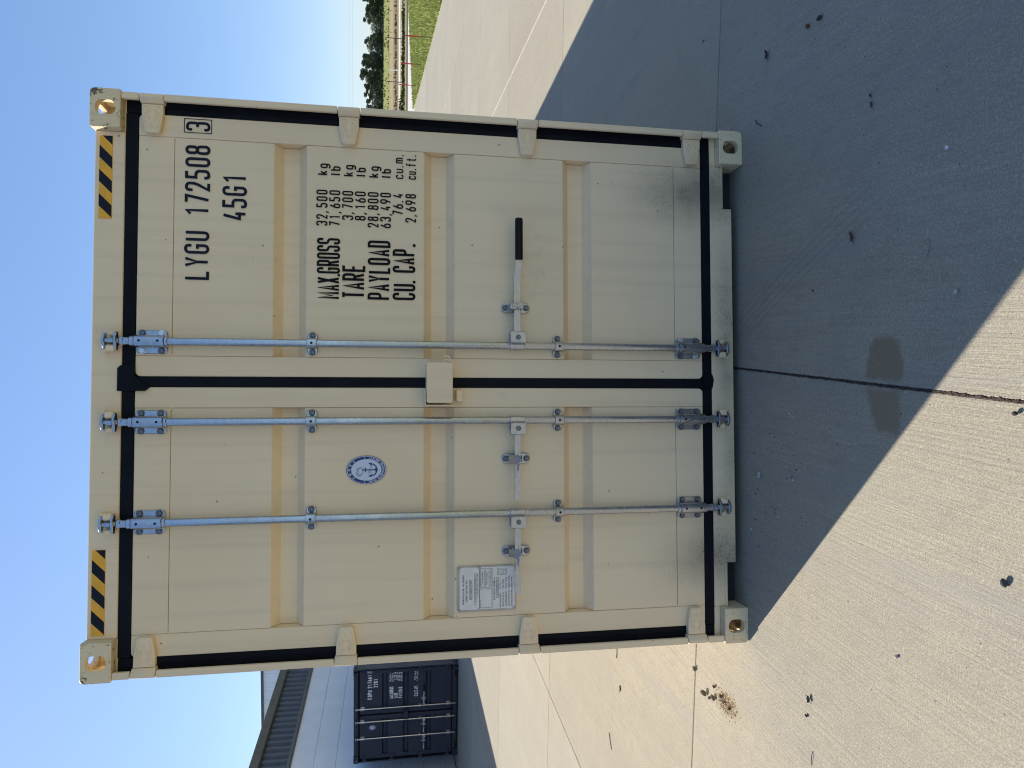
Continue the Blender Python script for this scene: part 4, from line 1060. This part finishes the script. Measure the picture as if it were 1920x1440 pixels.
m.build('ditch_stones', M['stone'], smooth=False, kind='stuff', label='pale stones lining the ditch')
# brush tufts on the dirt bank and meadow
vs_, fs = [], []
for i in range(5000):
    k_ = rg.random()
    if k_ < .45: y = 128 + rg.gauss(0, 2.2); x = rg.uniform(10, 140)
    elif k_ < .52: y = 205 + rg.gauss(0, 4); x = rg.uniform(50, 220)
    elif k_ < .70: y = rg.uniform(215, 375); x = rg.uniform(60, 300)
    else: continue
    s_ = rg.uniform(.12, .38) * y / 170; z = zt(y) + rg.random() * s_; a = rg.uniform(0, PI); n = len(vs_)
    dx, dy = s_ * math.cos(a), s_ * math.sin(a); vs_ += [(x - dx, y - dy, z - s_ * .4), (x + dx, y + dy, z - s_ * .4), (x + dx * .2, y, z + s_)]; fs.append((n, n + 1, n + 2))
me = bpy.data.meshes.new('brush'); me.from_pydata(vs_, [], fs); me.materials.append(field_mat('brush_leaf', (.12, .135, .05), (.19, .17, .07), 1.0))
link('brush_tufts', me, kind='stuff', label='brush tufts over the bank and meadow')

# ------------------------------------------------------------------ trees
def leaf_mat(name, c1, c2):
    t = NT(name); o = t.obj(); n = t.noise(o, .9, 3)
    oi = t.n('ShaderNodeObjectInfo').outputs['Random']
    c = t.mix(t.mapr(n, .35, .65), c1, c2); c = t.mix(t.mapr(oi, 0, 1, 0, .35), c, (.05, .055, .03))
    t.set(t.b, 'Specular_IOR_Level', .25); return t.out(Base_Color=c, Roughness=.75)
M['leaf'] = leaf_mat('tree_leaf', (.048, .070, .032), (.085, .105, .048))
M['bark'] = simple_mat('tree_bark', (.10, .08, .06), .9, 0, 3, .3)
def tree_meshes(seed, h, spread):
    r = random.Random(seed); tm = MB(); top = (r.uniform(-.4, .4), r.uniform(-.4, .4), h * .8)
    tm.tube([(0, 0, -.3), (top[0] * .4, top[1] * .4, h * .35), top], [.26, .2, .06], 7)
    lobes = []
    for i in range(r.randint(18, 25)):
        a = r.uniform(0, 2 * PI); zz = h * r.uniform(.22, .93); rad = spread * (1.0 - abs(zz / h - .5) * 1.0) * r.uniform(.35, 1.0)
        p = Vector((rad * math.cos(a), rad * math.sin(a), zz)); lobes.append((p, r.uniform(.4, 1.25) * spread / 4.0))
        b0 = h * r.uniform(.2, .5); tm.tube([(top[0] * .4, top[1] * .4, min(b0, zz)), tuple(p * .55 + Vector((0, 0, zz * .42))), tuple(p)], [.09, .06, .02], 5)
    lobes.append((Vector((0, 0, h * .3)), spread * .42)); lobes.append((Vector((0, 0, h * .62)), spread * .36))
    vs_, fs = [], []
    for p, R_ in lobes:
        for i in range(int(190 * R_ ** 1.5) + 70):
            d = Vector((r.gauss(0, 1), r.gauss(0, 1), r.gauss(0, 1))).normalized() * R_ * r.random() ** .4
            c_ = p + Vector((d.x, d.y, d.z * .75)); s_ = r.uniform(.12, .30)
            u = Vector((r.gauss(0, 1), r.gauss(0, 1), r.gauss(0, 1))).normalized(); v = u.cross(Vector((r.gauss(0, 1), r.gauss(0, 1), r.gauss(0, 1)))).normalized()
            n = len(vs_); vs_ += [tuple(c_ + u * s_), tuple(c_ + v * s_ * .7), tuple(c_ - u * s_), tuple(c_ - v * s_ * .7)]; fs.append((n, n + 1, n + 2, n + 3))
    # skirt of low branches
    for i in range(260):
        a = r.uniform(0, 2 * PI); q = spread * .95 * r.random() ** .5; c_ = Vector((q * math.cos(a), q * math.sin(a), r.uniform(.1, h * .3))); s_ = r.uniform(.15, .38)
        u = Vector((r.gauss(0, 1), r.gauss(0, 1), r.gauss(0, 1))).normalized(); v = u.orthogonal().normalized(); n = len(vs_)
        vs_ += [tuple(c_ + u * s_), tuple(c_ + v * s_ * .7), tuple(c_ - u * s_), tuple(c_ - v * s_ * .7)]; fs.append((n, n + 1, n + 2, n + 3))
    cm_ = bpy.data.meshes.new('crown'); cm_.from_pydata(vs_, [], fs); cm_.materials.append(M['leaf'])
    return tm.mesh('trunk', M['bark']), cm_
TM = [tree_meshes(20 + i, 9.0 + .6 * (i % 3), 4.4 + .5 * (i % 2)) for i in range(6)]
rt = random.Random(77)
# crown tops along the image, from the container edge outward: x position, height
tops = [(161.5, 8.2), (167, 9.4), (171.5, 10.6), (177, 12.6), (182, 11.2), (187, 9.8), (191.5, 11.0), (196, 12.2), (200.5, 10.4), (205, 8.4), (209.5, 9.2), (214, 8.0), (218, 9.8), (222, 11.6), (226.5, 11.8), (231, 10.2)]
tops += [(155 - 5.5 * i, rt.uniform(8, 12)) for i in range(8)] + [(236 + 5.2 * i, rt.uniform(8, 12.5)) for i in range(14)]
ORD = ['first', 'second', 'third', 'fourth', 'fifth', 'sixth', 'seventh', 'eighth', 'ninth', 'tenth', 'eleventh', 'twelfth', 'thirteenth', 'fourteenth', 'fifteenth', 'sixteenth']
def tree_label(i):
    if i < 16: return ('tall ' if tops[i][1] > 11.1 else 'low ' if tops[i][1] < 9 else '') + 'dark green tree in the distant tree line, %s from the container edge' % ORD[i]
    if i < 24: return 'dark green tree of the tree line, hidden behind the cream container'
    return 'dark green tree of the tree line, beyond the frame edge'
for i, (x, h) in enumerate(tops):
    y = 380 + rt.uniform(-6, 6) + (9 if i % 3 == 1 else 0); k_ = rt.randrange(6); trm, crm = TM[k_]; base = 9.0 + .6 * (k_ % 3)
    s_ = h / base
    t = empty('tree', (x, y, zt(y) - .1), rt.uniform(0, 6.28), label=tree_label(i), cat='tree', group='trees along the distant tree line')
    t.scale = (s_ * rt.uniform(.9, 1.15), s_ * rt.uniform(.9, 1.15), s_)
    link('trunk', trm, t); link('crown', crm, t)
# dark understory mass
vs_, fs = [], []
for i in range(40000):
    x = rg.uniform(110, 320); y = 378 + rg.gauss(0, 2.5); z = zt(y) + rg.random() ** 1.2 * (6.6 + 1.3 * math.sin(x * .33) + 1.1 * math.sin(x * 1.1)); s_ = rg.uniform(.22, .55); n = len(vs_)
    u = Vector((rg.gauss(0, 1), rg.gauss(0, 1), rg.gauss(0, 1))).normalized(); v = u.orthogonal().normalized(); c_ = Vector((x, y, z))
    vs_ += [tuple(c_ + u * s_), tuple(c_ + v * s_ * .7), tuple(c_ - u * s_), tuple(c_ - v * s_ * .7)]; fs.append((n, n + 1, n + 2, n + 3))
me = bpy.data.meshes.new('understory'); me.from_pydata(vs_, [], fs); me.materials.append(M['leaf'])
link('tree_understory', me, kind='stuff', label='dark understory below the tree line')

# ------------------------------------------------------------------ posts, poles, wires
M['red'] = simple_mat('red_paint', (.60, .035, .03), .5, 0, 8, .2); M['dkpost'] = simple_mat('dark_post_steel', (.045, .045, .05), .6); M['whitepost'] = simple_mat('white_post', (.78, .75, .68), .6); M['rustpost'] = simple_mat('worn_post_foot', (.22, .13, .09), .8)
def tpost(x, y, h, lean, label):
    t = empty('marker_post', (x, y, zt(y)), 0, label=label, cat='post', group='red marker posts along the verge')
    m = MB(); a, b = h * .42, h; m.box(-.032, .032, -.006, .006, a, b); m.box(-.006, .006, .006, .030, a, b); o = m.build('post_top', M['red'], t)
    m = MB(); m.box(-.024, .024, -.006, .006, -.05, a); m.box(-.006, .006, .006, .028, -.05, a)
    for k_ in range(5): m.box(-.012, .012, -.012, -.0062, .08 + k_ * .08, .10 + k_ * .08)
    m.build('post_foot', M['rustpost'], t); t.rotation_euler = (0, lean, 0)
tpost(17.98, 30.62, 1.11, .0, 'red marker post on the verge, farthest from the container')
tpost(20.42, 38.32, 1.20, .0, 'dark red marker post, middle of the three on the verge')
tpost(22.80, 46.25, 1.32, .01, 'bright red marker post on the verge, closest to the container')
def P3(px, py, D):
    """point at depth y on the pixel ray (2x1920 photo pixels) used only to lay out the far posts"""
    r = R @ Vector(((px - 960) / 1308, -(py - 720) / 1308, -1.0)); t = (D + 3.08992416) / r.y
    return Vector((-1.10400761e-01, -3.08992416, 1.65819501)) + r * t
for (x0, x1, py, D, lab) in ((755, 722.5, 73, 97, 'tall dark pole with pale cap by the ditch, farther from the container'), (751, 725, 154.5, 97, 'tall dark pole by the ditch, closer to the container')):
    a = P3(x0, py, D); b = P3(x1, py, D); g = zt(D)
    t = empty('utility_pole', (a.x, D, g), 0, label=lab, cat='pole', group='dark poles by the ditch')
    m = MB(); m.tube([(0, 0, -.1), (0, 0, b.z - g)], .055, 8); m.build('pole_shaft', M['dkpost'], t)
    m = MB(); m.tube([(0, 0, b.z - g + .001), (0, 0, b.z - g + .14)], .05, 8); m.tube([(0, 0, b.z - g + .10), (-.14, 0, b.z - g + .10)], .03, 6); m.build('pole_cap', M['whitepost'], t)
a = P3(745, 131.5, 118); b = P3(729.5, 131.5, 118); g = zt(118)
t = empty('white_marker_post', (a.x, 118, g), 0, label='short thick white post beside the far gravel road', cat='post')
m = MB(); m.tube([(0, 0, -.1), (0, 0, b.z - g - .1)], .085, 10); m.build('post_shaft', M['whitepost'], t); m = MB(); m.tube([(0, 0, b.z - g - .099), (0, 0, b.z - g - .03), (0, 0, b.z - g)], [.09, .09, .03], 10); m.build('post_cap', M['whitepost'], t)
fw = []
for fi, py in enumerate((-20, 20.5, 61, 102, 142.5, 182.5, 222)):
    a = P3(738, py, 160); b = P3(727.5, py, 160); g = zt(160); fw.append((a.x, 160, b.z))
    t = empty('fence_post', (a.x, 160, g), 0, label='thin dark fence post across the tan field, %s counted from the frame edge' % ('outside the frame', 'first', 'second', 'third', 'fourth', 'fifth', 'hidden')[fi] if fi not in (0, 6) else 'thin dark fence post of the tan field row, out of sight', cat='fence post', group='thin fence posts across the tan field')
    m = MB(); m.tube([(0, 0, -.1), (0, 0, max(.9, b.z - g))], .035, 6); m.build('post_shaft', M['dkpost'], t)
    m = MB(); m.box(-.045, .045, -.045, .045, max(.9, b.z - g), max(.9, b.z - g) + .04); m.build('post_cap', M['dkpost'], t)
# overhead wires crossing the sky far behind
for k_, (xa, xb) in enumerate(((648.5, 653.5), (655, 658))):
    a = P3(xa, -250, 300); b = P3(xb, 330, 300); m = MB()
    pts = [a.lerp(b, i / 14) + Vector((0, 0, -1.0 * 4 * (i / 14) * (1 - i / 14))) for i in range(15)]
    m.tube(pts, .016, 5); o = m.build('overhead_wire', M['wire'])
    tag(o, ('thin overhead wire crossing the sky, the higher of two', 'thin overhead wire crossing the sky, the lower of two')[k_], 'wire', 'overhead wires above the trees')
for px, lab in ((-250, 'wooden power pole far out beyond the frame edge'), (330, 'wooden power pole far off behind the container')):
    a = P3(648.5, px, 300); g = zt(300)
    t = empty('power_pole', (a.x, 300, g), 0, label=lab, cat='pole'); m = MB(); m.tube([(0, 0, -.2), (0, 0, a.z - g + 1.2)], [.16, .11], 8); m.build('pole_shaft', M['bark'], t)
    m = MB(); m.box(-.06, .06, -.8, .8, a.z - g + .1, a.z - g + .22); m.build('crossarm', M['bark'], t)

# ------------------------------------------------------------------ litter on the concrete
def rock_mesh(seed, r, flat, mat, n_sub=2):
    bm = bmesh.new(); bmesh.ops.create_icosphere(bm, subdivisions=n_sub, radius=1.0); q = random.Random(seed)
    ax = [Vector((q.gauss(0, 1), q.gauss(0, 1), q.gauss(0, 1))).normalized() for _ in range(7)]; am = [q.uniform(.1, .3) for _ in range(7)]
    for v in bm.verts:
        d = v.co.normalized(); k_ = 1 + sum(a_ * (max(0, d.dot(x)) ** 3 - .25) for x, a_ in zip(ax, am)) + q.uniform(-.05, .05)
        v.co = Vector((d.x * k_ * r, d.y * k_ * r * .8, (d.z * k_ * flat + flat * .85) * r))
        if v.co.z < 0: v.co.z = 0
    me = bpy.data.meshes.new('rock'); bm.to_mesh(me); bm.free(); me.materials.append(mat); me.polygons.foreach_set('use_smooth', [True] * len(me.polygons)); return me
M['clod'] = simple_mat('brown_clod', (.13, .105, .075), .95, 0, 120, .5, .6, 200); M['clod2'] = simple_mat('grey_clod', (.17, .15, .125), .95, 0, 120, .4, .6, 200)
M['pebble'] = simple_mat('pale_pebble', (.42, .40, .37), .8, 0, 90, .35, .4, 160); M['darkstone'] = simple_mat('dark_stone', (.055, .055, .06), .8, 0, 90, .4, .4, 160)
M['tanbit'] = simple_mat('tan_bark_bit', (.30, .17, .075), .9, 0, 90, .4); M['leafbrown'] = simple_mat('dead_leaf_brown', (.13, .065, .03), .85, 0, 60, .4); M['leafdark'] = simple_mat('dead_leaf_dark', (.035, .033, .032), .85, 0, 60, .4)
M['twig'] = simple_mat('twig_dark', (.05, .04, .035), .9); M['whitebit'] = simple_mat('white_scrap', (.70, .70, .70), .7)
def rock(name, x, y, r, mat, seed, label, cat, flat=.6, rz=0, group=None):
    o = link(name, rock_mesh(seed, r, flat, M[mat]), None, (x, y, .0005), label=label, cat=cat, group=group); o.rotation_euler = (0, 0, rz); return o
g_ = 'dirt clods left of the container'
for i, (x, y, r, mt, lab) in enumerate((
    (-1.556, .592, .017, 'clod2', 'grey dirt clod lying alone on the joint nearest the container'),
    (-1.635, .461, .022, 'clod', 'largest brown dirt clod of the cluster, farthest from the camera'),
    (-1.643, .416, .012, 'clod2', 'narrow grey clod between the two biggest clods'),
    (-1.620, .366, .017, 'clod', 'dark round clod second largest in the cluster'),
    (-1.580, .282, .014, 'clod', 'brown clod beside the tan smear'),
    (-1.562, .359, .012, 'clod', 'dark clod of the cluster nearest the container'),
    (-1.603, .259, .009, 'clod', 'small clod set in the tan smear'),
    (-1.609, .197, .0105, 'clod', 'small dark clod at the camera end of the tan smear'))):
    rock('dirt_clod', x, y, r, mt, 100 + i, lab, 'dirt clod', .75, i * 1.3, g_)
for i, (x, y, r, mt, fl, lab) in enumerate((
    (-.594, -1.421, .0135, 'darkstone', .95, 'dark brown stone casting a shadow, nearest the camera'),
    (-.941, -.990, .0085, 'pebble', .9, 'pale pebble lying in the sun left of centre'),
    (-1.359, -.466, .0085, 'darkstone', .7, 'small dark chip beside the upright flake'),
    (-.417, -.127, .016, 'pebble', .6, 'grey pebble in the shade close to the sill'),
    (.674, -1.253, .008, 'whitebit', .7, 'small white pebble in the shade, right of centre'),
    (.230, -1.276, .0105, 'pebble', .8, 'pale pebble in the shade near the shadow edge'),
    (.355, -.555, .006, 'darkstone', .6, 'tiny dark pebble in the shade above the brown stain'),
    (-.129, -1.467, .009, 'leafdark', 1.1, 'dark chip standing on the centre joint'),
    (1.874, .399, .009, 'darkstone', .5, 'dark chip on the shaded right slab'))):
    rock('pebble', x, y, r, mt, 200 + i, lab, 'pebble', fl, i * 2.1, 'loose pebbles on the concrete')
rock('nut_shell', 1.432, -.557, .0145, 'leafbrown', 300, 'brown nut shell on the shaded slab, nearer the container', 'nut shell', .6, .4, 'nut shells'); rock('nut_shell', 1.421, -.639, .0155, 'leafdark', 301, 'darker nut shell on the shaded slab, nearer the camera', 'nut shell', .6, 1.4, 'nut shells')
def leaf(name, x, y, L_, W_, mat, seed, label, cat='leaf', curl=.3, rz=0.0):
    q = random.Random(seed); m = MB(); n = 7; rows = []
    for i in range(n):
        t = i / (n - 1); ww = W_ * math.sin(PI * min(.98, t * .9 + .06)) * q.uniform(.75, 1.15)
        zc = .002 + curl * L_ * (t - .5) ** 2 + q.uniform(0, .002)
        rows.append([((t - .5) * L_, -ww, zc + curl * W_ * q.uniform(.3, 1)), ((t - .5) * L_, q.uniform(-.1, .1) * ww, zc), ((t - .5) * L_, ww, zc + curl * W_ * q.uniform(.2, .9))])
    pts = [p for r_ in rows for p in r_]; lo = [(a, b, c_ - .0008) for a, b, c_ in pts]; k_ = len(pts)
    f = [];
    for i in range(n - 1):
        for j in range(2): a = i * 3 + j; f += [(a, a + 1, a + 4, a + 3), (k_ + a, k_ + a + 3, k_ + a + 4, k_ + a + 1)]
    m.add(pts + lo, f); m.tube([((-.5) * L_ - L_ * .25, 0, .003), (-.4 * L_, 0, .004), (.4 * L_, 0, .004)], .0009, 5)
    o = m.build(name, M[mat], None, (x, y, .001), smooth=False, recalc=False, label=label, cat=cat); o.rotation_euler = (0, 0, rz)
leaf('dead_leaf', .513, -.803, .042, .010, 'leafbrown', 1, 'curled rust brown leaf on the shaded concrete', rz=.25, curl=.6)
leaf('dead_leaf', 1.472, -.244, .044, .012, 'leafdark', 2, 'crumpled dark leaf on the shaded right slab', rz=.1, curl=.7)
leaf('dead_leaf', .951, -.922, .024, .006, 'leafbrown', 3, 'small brown leaf scrap below the right casting', rz=.2)
leaf('dead_leaf', .985, -.918, .016, .005, 'leafdark', 6, 'tiny dark leaf scrap next to the small brown one', rz=.5)
leaf('bark_flake', -2.179, 1.909, .052, .016, 'tanbit', 4, 'tan bark flake in the sun left of the container', 'bark', rz=-.2)
leaf('bark_flake', -1.283, -.487, .027, .010, 'leafdark', 5, 'dark upright flake with a long shadow on the sunlit slab', 'bark', rz=.4, curl=1.0)
def twig(pts, r, label, mat='twig'):
    m = MB(); c_ = Vector(pts[0]); m.tube([tuple(Vector(p) - c_) for p in pts], r, 6); m.build('twig', M[mat], None, tuple(c_), label=label, cat='twig')
twig([(1.218, -.135, .004), (1.196, -.150, .005), (1.170, -.190, .004)], .0022, 'short dark twig on the shaded slab by the right casting')
twig([(-1.545, -.49, .003), (-1.50, -.50, .006), (-1.48, -.505, .003)], .0014, 'thin curved twig in the sun at the left frame edge')
twig([(-1.98, 1.98, .004), (-1.92, 1.96, .006), (-1.86, 1.99, .004)], .0028, 'dark twig lying close to the left side of the container')
twig([(-2.72, 2.12, .004), (-2.62, 2.18, .004)], .0026, 'straight dark splinter in the sun, far left slab')
twig([(.36, -1.16, .002), (.39, -1.175, .003), (.42, -1.17, .002)], .0008, 'fine grey stem in the shade near the shadow edge', 'wire')
# scattered grit and bits
m = MB(); rq = random.Random(31)
for i in range(900):
    x, y = rq.uniform(-3.4, 2.8), rq.uniform(-1.6, 2.2)
    if abs(x) < 1.25 and y > -.02: continue
    s_ = rq.uniform(.0009, .0024) * (1.8 if rq.random() < .05 else 1)
    k_ = 0 if rq.random() < .72 else 1
    a = rq.uniform(0, 6.28); p = [(x + s_ * math.cos(a + j * 2.1) * rq.uniform(.7, 1.3), y + s_ * math.sin(a + j * 2.1) * rq.uniform(.7, 1.3), .0) for j in range(3)] + [(x, y, s_ * 1.2)]
    m.add(p, [(0, 1, 3), (1, 2, 3), (2, 0, 3)], k_)
for i in range(46):
    x, y = rq.uniform(-.75, -.12), rq.uniform(-.5, -.03); s_ = rq.uniform(.002, .0048); a = rq.uniform(0, 6.28)
    p = [(x + s_ * math.cos(a + j * 2.1) * rq.uniform(.7, 1.3), y + s_ * math.sin(a + j * 2.1) * rq.uniform(.7, 1.3), .0) for j in range(3)] + [(x, y, s_ * 1.2)]
    m.add(p, [(0, 1, 3), (1, 2, 3), (2, 0, 3)], 0 if rq.random() < .7 else 1)
for i in range(700):
    a = rq.gauss(0, .028); b = rq.gauss(0, .055); x, y = -1.60 + a, .235 + b
    s_ = rq.uniform(.0015, .0035); q_ = rq.uniform(0, 6.28); p = [(x + s_ * math.cos(q_ + j * 2.1), y + s_ * math.sin(q_ + j * 2.1), 0) for j in range(3)] + [(x, y, s_)]
    m.add(p, [(0, 1, 3), (1, 2, 3), (2, 0, 3)], 2)
m.build('grit', [M['darkstone'], M['whitebit'], M['tanbit']], smooth=False, recalc=False, kind='stuff', label='scattered grit and crumbs on the concrete')
